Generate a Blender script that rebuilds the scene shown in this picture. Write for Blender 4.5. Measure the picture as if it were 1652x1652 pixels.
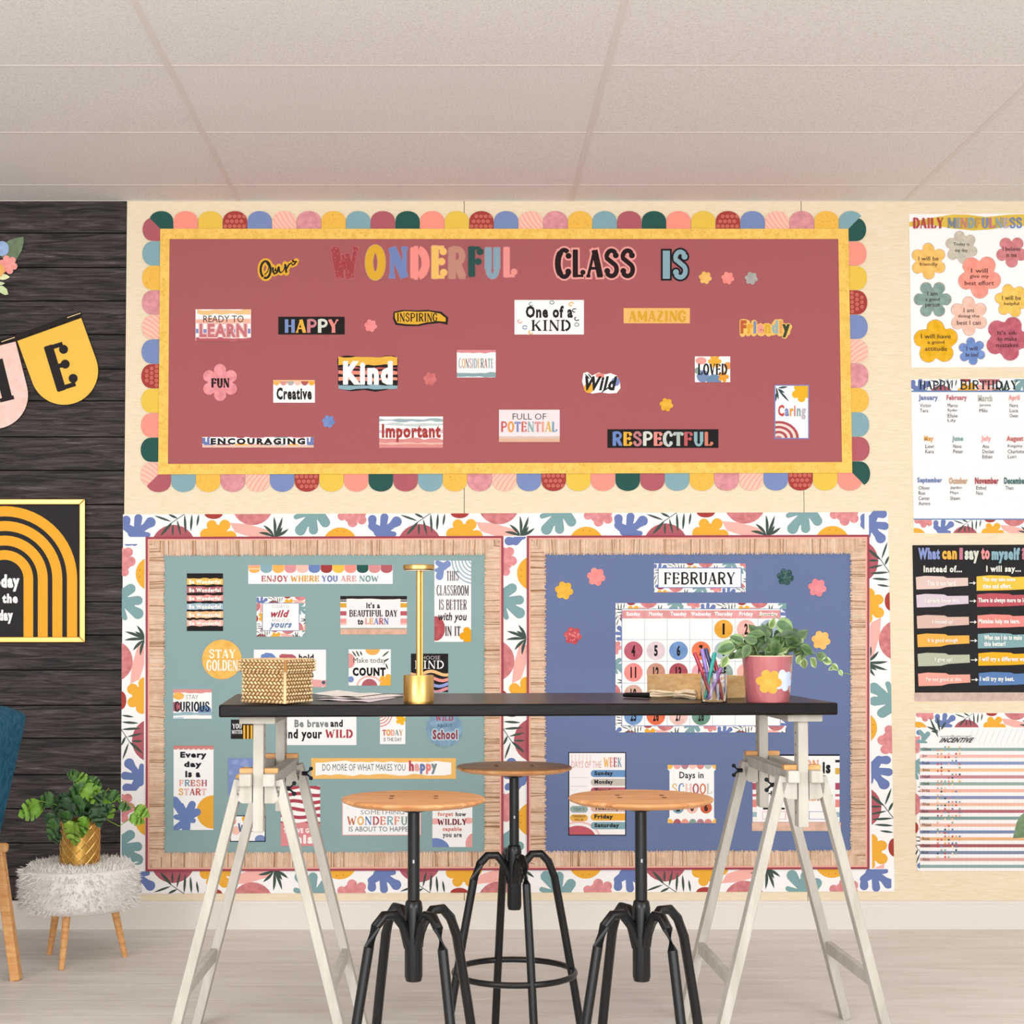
import bpy, math, random
from mathutils import Vector, Matrix
R = math.radians
random.seed(7)
SC = bpy.context.scene
C = SC.collection
for o in list(bpy.data.objects): bpy.data.objects.remove(o)

# ------------------------------------------------------------------ camera, world, lights, exposure
F, CX, CY = 2600.0, 740.0, 887.0            # focal length and principal point in photo pixels
DIST, EYE = 5.84, 1.10                      # metres from the wall, eye height
TH = math.atan(0.0447)                      # slight upward pitch
cd = bpy.data.cameras.new('camera'); cam = bpy.data.objects.new('camera', cd); C.objects.link(cam)
cam.location = (0, -DIST, EYE); cam.rotation_euler = (R(90)+TH, 0, 0)
cd.sensor_width = 36; cd.lens = F/1652*36
cd.shift_x = (826-CX)/1652; cd.shift_y = (CY-826)/1652
cd.clip_start = .05; cd.clip_end = 100
SC.camera = cam
SC.view_settings.view_transform = 'Standard'; SC.view_settings.look = 'None'
SC.view_settings.gamma = 1; SC.view_settings.use_curve_mapping = False
SC.view_settings.exposure = 0.0
w = bpy.data.worlds.new('world'); SC.world = w; w.use_nodes = True
w.node_tree.nodes['Background'].inputs[0].default_value = (1.0, .985, .975, 1)
w.node_tree.nodes['Background'].inputs[1].default_value = 0.66
def area(name, loc, target, sx, sy, power, col=(1, .98, .955)):
    l = bpy.data.lights.new(name, 'AREA'); l.shape = 'RECTANGLE'; l.size = sx; l.size_y = sy; l.energy = power; l.color = col
    o = bpy.data.objects.new(name, l); C.objects.link(o); o.location = loc
    o.rotation_euler = (Vector(target)-Vector(loc)).to_track_quat('-Z', 'Y').to_euler()
    return o
area('softbox_light', (-2.6, -6.6, 2.1), (0.3, 0, 1.25), 2.4, 1.6, 138)
area('softbox_light', (3.2, -6.6, 2.1), (0.4, 0, 1.25), 2.4, 1.6, 122)
area('bounce_light', (0.3, -7.0, 0.7), (0.3, -1.2, 2.62), 3.0, 1.0, 70, (.96, .98, 1))  # added uplight behind the camera, aimed up to brighten the ceiling
area('overhead_light', (0.2, -2.9, 2.55), (0.2, -2.7, 0), 3.6, .7, 30)

def at(px, py, Y=0.0):
    """point of the plane y=Y seen at photo pixel (px,py)"""
    xc = (px-CX)/F; yc = -(py-CY)/F
    d = Vector((xc, math.cos(TH)-math.sin(TH)*yc, math.sin(TH)+math.cos(TH)*yc))
    t = (DIST+Y)/d.y
    return Vector((t*d.x, Y, EYE+t*d.z))
def on_z(px, py, z):
    """point of the level plane at height z seen at photo pixel (px,py)"""
    xc = (px-CX)/F; yc = -(py-CY)/F
    d = Vector((xc, math.cos(TH)-math.sin(TH)*yc, math.sin(TH)+math.cos(TH)*yc))
    t = (z-EYE)/d.z
    return Vector((t*d.x, -DIST+t*d.y, z))

# ------------------------------------------------------------------ materials
def lin(h, k=1.0):
    h = h.lstrip('#'); out = []
    for i in (0, 2, 4):
        c = int(h[i:i+2], 16)/255
        c = c/12.92 if c <= .04045 else ((c+.055)/1.055)**2.4
        out.append(min(.88, c*k))
    return (*out, 1)
KW = 0.92
_m = {}
def mat(h, rough=.75, metal=0, spec=.12, k=None, mott=0, bump=0, bscale=400, coat=0):
    h = PAL.get(h, h); key = (h, rough, metal, spec, k, mott, bump, bscale, coat)
    if key in _m: return _m[key]
    m = bpy.data.materials.new('paint_'+h.strip('#')); m.use_nodes = True
    nt = m.node_tree; b = nt.nodes['Principled BSDF']
    c = lin(h, KW if k is None else k)
    b.inputs['Base Color'].default_value = c; b.inputs['Roughness'].default_value = rough
    b.inputs['Metallic'].default_value = metal; b.inputs['Specular IOR Level'].default_value = spec
    if coat: b.inputs['Coat Weight'].default_value = coat; b.inputs['Coat Roughness'].default_value = .08
    if mott:
        g = nt.nodes.new('ShaderNodeNewGeometry'); n = nt.nodes.new('ShaderNodeTexNoise'); n.inputs['Scale'].default_value = 45
        n.inputs['Detail'].default_value = 3; mx = nt.nodes.new('ShaderNodeMix'); mx.data_type = 'RGBA'
        mx.inputs[6].default_value = [x*(1-mott) for x in c[:3]]+[1]; mx.inputs[7].default_value = [min(.9, x*(1+mott)+.03) for x in c[:3]]+[1]
        rp = nt.nodes.new('ShaderNodeMapRange'); rp.inputs[1].default_value = .35; rp.inputs[2].default_value = .65
        nt.links.new(g.outputs['Position'], n.inputs['Vector']); nt.links.new(n.outputs['Fac'], rp.inputs[0])
        nt.links.new(rp.outputs[0], mx.inputs[0]); nt.links.new(mx.outputs[2], b.inputs['Base Color'])
    if bump:
        tc = nt.nodes.new('ShaderNodeTexCoord'); n = nt.nodes.new('ShaderNodeTexNoise'); n.inputs['Scale'].default_value = bscale
        bp = nt.nodes.new('ShaderNodeBump'); bp.inputs['Strength'].default_value = bump; bp.inputs['Distance'].default_value = .002
        nt.links.new(tc.outputs['Object'], n.inputs['Vector']); nt.links.new(n.outputs['Fac'], bp.inputs['Height']); nt.links.new(bp.outputs[0], b.inputs['Normal'])
    _m[key] = m; return m
def grain(name, cols, scale, stretch, rough=.6, bump=.3, detail=8, lo=.3, hi=.7, dist=0, k=KW, spec=.25):
    """noise stretched along one axis (wood, linen, ...); object coordinates"""
    m = bpy.data.materials.new(name); m.use_nodes = True; nt = m.node_tree; b = nt.nodes['Principled BSDF']
    tc = nt.nodes.new('ShaderNodeTexCoord'); mp = nt.nodes.new('ShaderNodeMapping'); mp.inputs['Scale'].default_value = stretch
    oi = nt.nodes.new('ShaderNodeObjectInfo'); ad = nt.nodes.new('ShaderNodeVectorMath'); ad.operation = 'ADD'
    sc = nt.nodes.new('ShaderNodeVectorMath'); sc.operation = 'SCALE'; sc.inputs[3].default_value = 37.0
    n = nt.nodes.new('ShaderNodeTexNoise'); n.inputs['Scale'].default_value = scale; n.inputs['Detail'].default_value = detail
    n.inputs['Roughness'].default_value = .65; n.inputs['Distortion'].default_value = dist
    rp = nt.nodes.new('ShaderNodeValToRGB'); e = rp.color_ramp.elements
    e[0].position = lo; e[0].color = lin(cols[0], k); e[1].position = hi; e[1].color = lin(cols[-1], k)
    for i, c in enumerate(cols[1:-1]):
        q = e.new(lo+(hi-lo)*(i+1)/(len(cols)-1)); q.color = lin(c, k)
    bp = nt.nodes.new('ShaderNodeBump'); bp.inputs['Strength'].default_value = bump; bp.inputs['Distance'].default_value = .002
    L = nt.links.new
    cx = nt.nodes.new('ShaderNodeCombineXYZ'); L(oi.outputs['Random'], cx.inputs[0]); L(oi.outputs['Random'], cx.inputs[1]); L(oi.outputs['Random'], cx.inputs[2])
    L(cx.outputs[0], sc.inputs[0]); L(tc.outputs['Object'], mp.inputs[0]); L(mp.outputs[0], ad.inputs[0]); L(sc.outputs[0], ad.inputs[1])
    L(ad.outputs[0], n.inputs['Vector']); L(n.outputs['Fac'], rp.inputs[0]); L(rp.outputs[0], b.inputs['Base Color'])
    L(n.outputs['Fac'], bp.inputs['Height']); L(bp.outputs[0], b.inputs['Normal'])
    b.inputs['Roughness'].default_value = rough; b.inputs['Specular IOR Level'].default_value = spec
    return m
PAL = dict(green='#2C5852', coral='#FD9A8A', yellow='#EBC653', rust='#A9443F', blue='#7D8FC0', pink='#FBC7B5', rose='#D99299',
           gold='#F2BE55', teal='#86ABB5', maroon='#B2606A', mauve='#E8A9A6', ochre='#EFB040', white='#FFFFFF', black='#2A2829',
           peach='#F6C26A', sky='#7E9DC8', grey='#C9C6BE', leaf='#45564F', paper='#FBF8F7', sage='#8CA39A', orange='#E8754F', tan='#D3A08A')
def col(c): return PAL.get(c, c)

# ------------------------------------------------------------------ objects
ORG = {}
def tag(o, label=None, cat=None, group=None, kind=None):
    if label: o['label'] = label
    if cat: o['category'] = cat
    if group: o['group'] = group
    if kind: o['kind'] = kind
    return o
def link(name, me, parent=None, origin=None):
    o = bpy.data.objects.new(name, me); C.objects.link(o)
    org = Vector(origin) if origin is not None else (ORG[parent.name] if parent else Vector((0, 0, 0)))
    ORG[o.name] = org
    if parent:
        o.parent = parent; o.location = org-ORG[parent.name]
    else: o.location = org
    return o
def thing(name, label, cat, loc, group=None, rz=0):
    o = link(name, None, None, loc); tag(o, label, cat, group); o.rotation_euler.z = rz; o.empty_display_size = .05
    return o
class MB:
    """collects faces in world coordinates; build() makes ONE mesh object"""
    def __init__(s): s.v = []; s.f = []; s.m = []; s.mats = []
    def mi(s, m):
        if m not in s.mats: s.mats.append(m)
        return s.mats.index(m)
    def face(s, pts, m):
        i = len(s.v); s.v += [tuple(p) for p in pts]; s.f.append(tuple(range(i, i+len(pts)))); s.m.append(s.mi(m))
    def mesh(s, pts, faces, m):
        i = len(s.v); s.v += [tuple(p) for p in pts]; k = s.mi(m)
        for f in faces: s.f.append(tuple(i+j for j in f)); s.m.append(k)
    def box(s, a, b, m):
        x0, y0, z0 = a; x1, y1, z1 = b
        p = [(x0, y0, z0), (x1, y0, z0), (x1, y1, z0), (x0, y1, z0), (x0, y0, z1), (x1, y0, z1), (x1, y1, z1), (x0, y1, z1)]
        s.mesh(p, [(0, 3, 2, 1), (4, 5, 6, 7), (0, 1, 5, 4), (1, 2, 6, 5), (2, 3, 7, 6), (3, 0, 4, 7)], m)
    def bar(s, a, b, w, h, m, side=(1, 0, 0)):
        """rectangular bar from a to b; w along 'side', h along the third axis"""
        a = Vector(a); b = Vector(b); d = (b-a).normalized(); sx = Vector(side); sx = (sx-d*sx.dot(d)).normalized(); sy = d.cross(sx)
        p = [q+sx*i*w/2+sy*j*h/2 for q in (a, b) for i, j in ((-1, -1), (1, -1), (1, 1), (-1, 1))]
        s.mesh(p, [(0, 3, 2, 1), (4, 5, 6, 7), (0, 1, 5, 4), (1, 2, 6, 5), (2, 3, 7, 6), (3, 0, 4, 7)], m)
    def tube(s, pts, r, m, n=8, cap=True):
        pts = [Vector(p) for p in pts]; rs = r if isinstance(r, (list, tuple)) else [r]*len(pts)
        vs = []; up = Vector((0, 0, 1))
        for i, p in enumerate(pts):
            d = (pts[min(i+1, len(pts)-1)]-pts[max(i-1, 0)]).normalized()
            a = d.cross(up) if abs(d.dot(up)) < .95 else d.cross(Vector((0, 1, 0)))
            a.normalize(); b = d.cross(a)
            vs += [p+(a*math.cos(t)+b*math.sin(t))*rs[i] for t in [2*math.pi*k/n for k in range(n)]]
        fs = [(i*n+k, i*n+(k+1) % n, (i+1)*n+(k+1) % n, (i+1)*n+k) for i in range(len(pts)-1) for k in range(n)]
        if cap: fs += [tuple(range(n))[::-1], tuple((len(pts)-1)*n+k for k in range(n))]
        s.mesh(vs, fs, m)
    def lathe(s, c, prof, m, n=32):
        """prof: list of (radius, height above c)"""
        c = Vector(c); vs = []; 
        for r, z in prof: vs += [c+Vector((r*math.cos(2*math.pi*k/n), r*math.sin(2*math.pi*k/n), z)) for k in range(n)]
        fs = [(i*n+k, i*n+(k+1) % n, (i+1)*n+(k+1) % n, (i+1)*n+k) for i in range(len(prof)-1) for k in range(n)]
        if prof[0][0] > 1e-5: fs.append(tuple(range(n))[::-1])
        if prof[-1][0] > 1e-5: fs.append(tuple((len(prof)-1)*n+k for k in range(n)))
        s.mesh(vs, fs, m)
    def prism(s, front, back, m, sidem=None):
        n = len(front); s.mesh(list(front)+list(back), [tuple(range(n)), tuple(range(2*n-1, n-1, -1))], m)
        i = len(s.v)-2*n; k = s.mi(sidem or m)
        for j in range(n): s.f.append((i+j, i+n+j, i+n+(j+1) % n, i+(j+1) % n)); s.m.append(k)
    def build(s, name, parent=None, smooth=None, origin=None, bevel=0):
        org = Vector(origin) if origin is not None else (ORG[parent.name] if parent else Vector((0, 0, 0)))
        me = bpy.data.meshes.new(name); me.from_pydata([tuple(Vector(p)-org) for p in s.v], [], s.f)
        for m in s.mats: me.materials.append(m)
        me.polygons.foreach_set('material_index', s.m)
        if smooth:
            me.polygons.foreach_set('use_smooth', [True]*len(me.polygons)); me.set_sharp_from_angle(angle=R(smooth))
        me.update()
        o = link(name, me, parent, org)
        if bevel:
            b = o.modifiers.new('bevel', 'BEVEL'); b.width = bevel; b.segments = 2; b.limit_method = 'ANGLE'
        return o

# ------------------------------------------------------------------ lettering
GL = {}; ADV = {}
def make_glyphs():
    chars = "ABCDEFGHIJKLMNOPQRSTUVWXYZabcdefghijklmnopqrstuvwxyz0123456789.,!?'"
    tmp = []
    for ch in chars:
        for off in (0.0, .02, .045):
            cu = bpy.data.curves.new('t', 'FONT'); cu.body = ch; cu.resolution_u = 2; cu.offset = off; cu.fill_mode = 'FRONT'
            o = bpy.data.objects.new('t', cu); C.objects.link(o); tmp.append((ch, off, o))
        cu = bpy.data.curves.new('t', 'FONT'); cu.body = ch+'I'; cu.resolution_u = 2
        o = bpy.data.objects.new('t', cu); C.objects.link(o); tmp.append((ch, 'adv', o))
    bpy.context.view_layer.update(); dg = bpy.context.evaluated_depsgraph_get()
    rI = None; adv = {}
    for ch, off, o in tmp:
        me = bpy.data.meshes.new_from_object(o.evaluated_get(dg))
        vs = [(v.co.x, v.co.y) for v in me.vertices]
        if off == 'adv': adv[ch] = max(x for x, y in vs)
        else:
            GL[(ch, off)] = (vs, [tuple(p.vertices) for p in me.polygons])
            if ch == 'I' and off == 0: rI = max(x for x, y in vs)
        bpy.data.meshes.remove(me)
    for ch in adv: ADV[ch] = adv[ch]-rI
    ADV[' '] = .28
    for ch, off, o in tmp:
        cu = o.data; bpy.data.objects.remove(o); bpy.data.curves.remove(cu)
make_glyphs()
def arc(cx, cy, rx, ry, a0, a1, n=9):
    return [(cx+rx*math.cos(R(a0+(a1-a0)*i/n)), cy+ry*math.sin(R(a0+(a1-a0)*i/n))) for i in range(n+1)]
def stem(x, k='K'): return [(k, [(x, 0), (x, 1)]), ('n', [(x-.17, .03), (x+.17, .03)]), ('n', [(x-.17, .97), (x+.17, .97)])]
DF = {
 'A': (1, [('n', [(.1, 0), (.5, 1)]), ('K', [(.5, 1), (.86, 0)]), ('n', [(.22, .32), (.78, .32)]), ('n', [(0, .03), (.25, .03)]), ('n', [(.7, .03), (1, .03)])]),
 'B': (1, stem(.2)+[('m', [(.2, .97)]+arc(.5, .75, .32, .22, 90, -90)+[(.2, .53)]), ('m', [(.2, .53)]+arc(.5, .28, .42, .25, 90, -90)+[(.2, .03)])]),
 'C': (.95, [('m', arc(.55, .5, .43, .5, 55, 130, 6)), ('K', arc(.55, .5, .43, .5, 125, 235, 8)), ('m', arc(.55, .5, .43, .5, 230, 325, 6)), ('o', [(.84, .78)]), ('o', [(.82, .2)])]),
 'D': (1, stem(.2)+[('m', [(.2, .97), (.4, .97)]), ('K', arc(.38, .5, .5, .46, 80, -80)), ('m', [(.4, .03), (.2, .03)])]),
 'E': (.9, stem(.22)+[('n', [(.22, .96), (.85, .96)]), ('o', [(.82, .84)]), ('n', [(.22, .52), (.7, .52)]), ('o', [(.7, .52)]), ('n', [(.22, .04), (.88, .04)]), ('o', [(.85, .17)])]),
 'F': (.9, stem(.22)+[('n', [(.22, .96), (.85, .96)]), ('o', [(.84, .84)]), ('n', [(.22, .5), (.7, .5)]), ('o', [(.7, .5)])]),
 'G': (1, [('m', arc(.5, .5, .4, .48, 50, 130, 6)), ('K', arc(.5, .5, .4, .48, 125, 235, 8)), ('m', arc(.5, .5, .4, .48, 230, 300, 6)+[(.78, .15), (.78, .45)]), ('n', [(.5, .45), (.95, .45)]), ('o', [(.78, .8)])]),
 'H': (1.05, stem(.2)+stem(.82)+[('n', [(.2, .5), (.82, .5)])]),
 'I': (.5, [('K', [(.5, 0), (.5, 1)]), ('n', [(.1, .03), (.9, .03)]), ('n', [(.1, .97), (.9, .97)])]),
 'J': (.8, [('K', [(.65, 1), (.65, .3)]), ('m', arc(.38, .28, .27, .26, 0, -170)), ('n', [(.4, .97), (.9, .97)]), ('o', [(.15, .3)])]),
 'K': (1, stem(.2)+[('n', [(.25, .4), (.85, .97)]), ('K', [(.45, .55), (.85, .03)]), ('n', [(.65, .03), (1, .03)])]),
 'L': (.85, stem(.22)+[('n', [(.22, .04), (.9, .04)]), ('o', [(.86, .17)])]),
 'M': (1.25, [('n', [(.12, 0), (.12, 1)]), ('K', [(.14, 1), (.5, .15)]), ('n', [(.5, .15), (.86, 1)]), ('K', [(.86, 1), (.86, 0)]), ('n', [(0, .03), (.26, .03)]), ('n', [(.7, .03), (1, .03)])]),
 'N': (1.05, [('n', [(.15, 0), (.15, 1)]), ('K', [(.15, 1), (.85, 0)]), ('n', [(.85, 0), (.85, 1)]), ('n', [(0, .03), (.3, .03)]), ('n', [(.7, .97), (1, .97)])]),
 'O': (1, [('K', arc(.5, .5, .38, .46, 80, 280, 12)), ('K', arc(.5, .5, .38, .46, -100, 100, 12))]),
 'P': (1, stem(.2)+[('m', [(.2, .97)]+arc(.5, .72, .38, .25, 90, -90)+[(.2, .47)])]),
 'R': (1, stem(.2)+[('m', [(.2, .97)]+arc(.5, .74, .34, .23, 90, -90)+[(.2, .51)]), ('K', [(.5, .51), (.84, .04)]), ('n', [(.72, .03), (1, .03)])]),
 'S': (.9, [('m', arc(.5, .74, .34, .24, 35, 190, 9)+arc(.5, .27, .36, .24, 80, -50, 9)[1:]), ('m', arc(.5, .27, .36, .24, -45, -150, 6)), ('o', [(.8, .8)]), ('o', [(.2, .22)])]),
 'T': (.95, [('K', [(.5, 0), (.5, 1)]), ('n', [(.05, .96), (.95, .96)]), ('n', [(.3, .03), (.7, .03)]), ('o', [(.1, .86)]), ('o', [(.9, .86)])]),
 'U': (1, [('K', [(.2, 1), (.2, .3)]), ('m', arc(.5, .3, .3, .27, 180, 360)), ('K', [(.8, .3), (.8, 1)]), ('n', [(.02, .97), (.38, .97)]), ('n', [(.62, .97), (.98, .97)])]),
 'V': (1, [('K', [(.15, 1), (.5, 0)]), ('n', [(.5, 0), (.88, 1)]), ('n', [(0, .97), (.3, .97)]), ('n', [(.75, .97), (1, .97)])]),
 'W': (1.4, [('K', [(.1, 1), (.3, 0)]), ('n', [(.3, 0), (.5, .8)]), ('K', [(.5, .8), (.7, 0)]), ('n', [(.7, 0), (.9, 1)]), ('n', [(0, .97), (.2, .97)]), ('n', [(.8, .97), (1, .97)])]),
 'Y': (1, [('K', [(.12, 1), (.5, .45)]), ('n', [(.5, .45), (.88, 1)]), ('K', [(.5, .5), (.5, 0)]), ('n', [(.3, .03), (.7, .03)]), ('n', [(0, .97), (.28, .97)]), ('n', [(.75, .97), (1, .97)])]),
 'Z': (.9, [('n', [(.1, .96), (.85, .96)]), ('K', [(.82, .94), (.15, .06)]), ('n', [(.12, .04), (.9, .04)])]),
}
def circ(cx, cy, rx, ry=None, n=20):
    ry = ry or rx
    return [(cx+rx*math.cos(2*math.pi*k/n), cy+ry*math.sin(2*math.pi*k/n)) for k in range(n)]
def ribbon(pts, w, w2=None):
    n = len(pts); L = []; Rr = []
    for i, (x, y) in enumerate(pts):
        ax, ay = pts[max(0, i-1)]; bx, by = pts[min(n-1, i+1)]
        dx, dy = bx-ax, by-ay; l = math.hypot(dx, dy) or 1
        h = (w if w2 is None else w+(w2-w)*i/(n-1))/2
        L.append((x-dy/l*h, y+dx/l*h)); Rr.append((x+dy/l*h, y-dx/l*h))
    return L+Rr[::-1]
def lens(x0, y0, x1, y1, w, bend=0, n=6):
    dx, dy = x1-x0, y1-y0; l = math.hypot(dx, dy) or 1; nx, ny = -dy/l, dx/l
    a = []; b = []
    for i in range(n+1):
        t = i/n; h = w/2*math.sin(math.pi*t)**.8 if 0 < t < 1 else 0; o = bend*math.sin(math.pi*t)
        a.append((x0+dx*t+nx*(o+h), y0+dy*t+ny*(o+h))); b.append((x0+dx*t+nx*(o-h), y0+dy*t+ny*(o-h)))
    return a+b[-2:0:-1]
def capsule(x0, y0, r0, x1, y1, r1, n=8):
    a = math.atan2(y1-y0, x1-x0)
    return [(x0+r0*math.cos(a+math.pi/2+math.pi*i/n), y0+r0*math.sin(a+math.pi/2+math.pi*i/n)) for i in range(n+1)] + \
           [(x1+r1*math.cos(a-math.pi/2+math.pi*i/n), y1+r1*math.sin(a-math.pi/2+math.pi*i/n)) for i in range(n+1)]
def flower(cx, cy, r, n=6, rot=0, deep=.42, m=8):
    out = []
    for k in range(n*m):
        t = 2*math.pi*k/(n*m); q = abs(math.cos(n*(t-rot)/2))
        out.append((cx+r*(1-deep+deep*q**.55)*math.cos(t), cy+r*(1-deep+deep*q**.55)*math.sin(t)))
    return out
def clip(poly, x0, y0, x1, y1):
    for ax, s, v in ((0, 1, x0), (0, -1, x1), (1, 1, y0), (1, -1, y1)):
        poly = halfplane(poly, (s if ax == 0 else 0, s if ax == 1 else 0), s*v)
        if len(poly) < 3: return []
    return poly
def halfplane(poly, nrm, d):
    out = []; n = len(poly)
    for i in range(n):
        a, b = poly[i], poly[(i+1) % n]; fa = a[0]*nrm[0]+a[1]*nrm[1]-d; fb = b[0]*nrm[0]+b[1]*nrm[1]-d
        if fa >= 0: out.append(a)
        if (fa > 0 > fb) or (fa < 0 < fb):
            t = fa/(fa-fb); out.append((a[0]+(b[0]-a[0])*t, a[1]+(b[1]-a[1])*t))
    return out
def rectp(x0, y0, x1, y1): return [(x0, y0), (x1, y0), (x1, y1), (x0, y1)]
def wobble(x0, y0, x1, y1, a=1.5, step=6, seed=0):
    rr = random.Random(seed); n = max(2, int(abs(x1-x0)/step)); xs = [x0+(x1-x0)*i/n for i in range(n+1)]
    return [(x, y0+rr.uniform(-a, a)) for x in xs]+[(x, y1+rr.uniform(-a, a)) for x in xs[::-1]]

DZ = 0.00003; MZ = 0.000008
class Print:
    """flat print in photo-pixel coordinates, laid on a card of the wall at plane y = Y (metres, negative = into the room)"""
    def __init__(s, Y, box=None): s.mb = MB(); s.Y = Y; s.n = 0; s.box = box
    def lay(s): s.n += 1; return s.Y-DZ*s.n
    def add(s, poly, c, y=None, noclip=False, **kw):
        if s.box and not noclip: poly = clip(poly, *s.box)
        if len(poly) < 3: return
        y = s.lay() if y is None else y
        s.mb.face([at(px, py, y) for px, py in poly], mat(col(c), **kw))
    def many(s, polys, c, **kw):
        y = s.lay()
        for i, p in enumerate(polys): s.add(p, c, y-(i % 40)*MZ, **kw)
        s.n += int(min(len(polys), 40)*MZ/DZ)+1
    def rect(s, x0, y0, x1, y1, c, **kw): s.add(rectp(x0, y0, x1, y1), c, **kw)
    def text(s, t, x0, y0, x1, y1, c, bold=.02, shear=0, halo=None, rot=0, font=None, even=0, k=1.0):
        """lettering fitted to the pixel box; c = one colour or one per letter"""
        if font == 'D': return s.dtext(t, x0, y0, x1, y1, c, halo, rot, k)
        X = 0; items = []
        cs = c if isinstance(c, (list, tuple)) else [c]; ci = 0
        for ch in t:
            if ch != ' ':
                items.append((ch, X, cs[ci % len(cs)])); ci += 1
            X += ADV.get(ch, .6)+(even or min(bold, .06)*1.7)
        def gl(off):
            off = .045 if off > .05 else off; r = []
            for ch, ox, cc in items:
                vs, fs = GL[(ch, off)]; r.append(([(x+ox+shear*y, y) for x, y in vs], fs, cc))
            return r
        g = gl(bold); ax = [x for v, f, q in g for x, y in v]; ay = [y for v, f, q in g for x, y in v]
        if not ax: return
        bx0, bx1, by0, by1 = min(ax), max(ax), min(ay), max(ay)
        mx, my = (x0+x1)/2, (y0+y1)/2; cr, sr = math.cos(R(rot)), math.sin(R(rot))
        def T(x, y):
            px = x0+(x-bx0)/(bx1-bx0)*(x1-x0); py = y1-(y-by0)/(by1-by0)*(y1-y0)
            dx, dy = px-mx, py-my
            return (mx+dx*cr+dy*sr, my-dx*sr+dy*cr)
        def put(v, f, q, dx=0, dy=0):
            y = s.lay0-MZ*s.k; s.k += 1
            s.mb.mesh([at(p[0]+dx, p[1]+dy, y) for p in (T(a, b) for a, b in v)], f, mat(col(q)))
        s.lay0 = s.lay(); s.k = 0; hp = 1.9 if halo is not None else 0; fat = .55 if bold > .05 else 0
        if halo:
            for v, f, q in g:
                for e in range(8): put(v, f, halo, hp*math.cos(e*math.pi/4), hp*math.sin(e*math.pi/4))
        for v, f, q in g:
            put(v, f, q)
            if fat:
                hh = (y1-y0)*.018
                for e in (0, 2, 4, 6): put(v, f, q, hh*math.cos(e*math.pi/4), hh*math.sin(e*math.pi/4))
        s.n += int(s.k*MZ/DZ)+1
    def dtext(s, t, x0, y0, x1, y1, c, halo=None, rot=0, k=1.0):
        cs = c if isinstance(c, (list, tuple)) else [c]
        for i, (polys, hal) in enumerate(dglyphs(t, x0, y0, x1, y1, rot, k, 1.6 if halo is True or halo else 0)):
            if halo: s.many(hal, halo)
            s.many(polys, cs[i % len(cs)])
    def build(s, name, parent, **kw): return s.mb.build(name, parent, **kw)
def dglyphs(t, x0, y0, x1, y1, rot=0, k=1.0, hw=0):
    """display capitals with thick stems, small serifs and ball ends -> per letter (polygons, wider polygons)"""
    ws = [.5 if ch == ' ' else DF.get(ch, DF['O'])[0] for ch in t]; gap = .10
    tot = sum(ws)+gap*(len(t)-1); u = (x1-x0)/tot; h = y1-y0
    K = min(.21*h, .33*u)*k; n_ = min(.085*h, .16*u)*k; m_ = (K+n_)/2*1.05; X = x0
    mx, my = (x0+x1)/2, (y0+y1)/2; cr, sr = math.cos(R(rot)), math.sin(R(rot))
    rotf = lambda p: [(mx+(a-mx)*cr+(b-my)*sr, my-(a-mx)*sr+(b-my)*cr) for a, b in p]
    out = []
    for ch, wd in zip(t, ws):
        if ch != ' ':
            P = []; H = []
            for kd, pts in DF[ch][1]:
                q = [(X+a*wd*u, y1-n_*.3-b*(h-n_*.6)) for a, b in pts]
                if kd == 'o':
                    P.append(rotf(circ(*q[0], K*.5, K*.5, 12))); H.append(rotf(circ(*q[0], K*.5+hw, K*.5+hw, 12)))
                else:
                    wid = {'K': K, 'n': n_, 'm': m_}[kd]; P.append(rotf(ribbon(q, wid)))
                    if hw:
                        def ext(a, b):
                            d = math.hypot(a[0]-b[0], a[1]-b[1]) or 1; return (a[0]+(a[0]-b[0])/d*hw, a[1]+(a[1]-b[1])/d*hw)
                        H.append(rotf(ribbon([ext(q[0], q[1])]+q[1:-1]+[ext(q[-1], q[-2])] if len(q) > 2 else [ext(q[0], q[1]), ext(q[1], q[0])], wid+2*hw)))
            out.append((P, H))
        X += (wd+gap)*u
    return out
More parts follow.
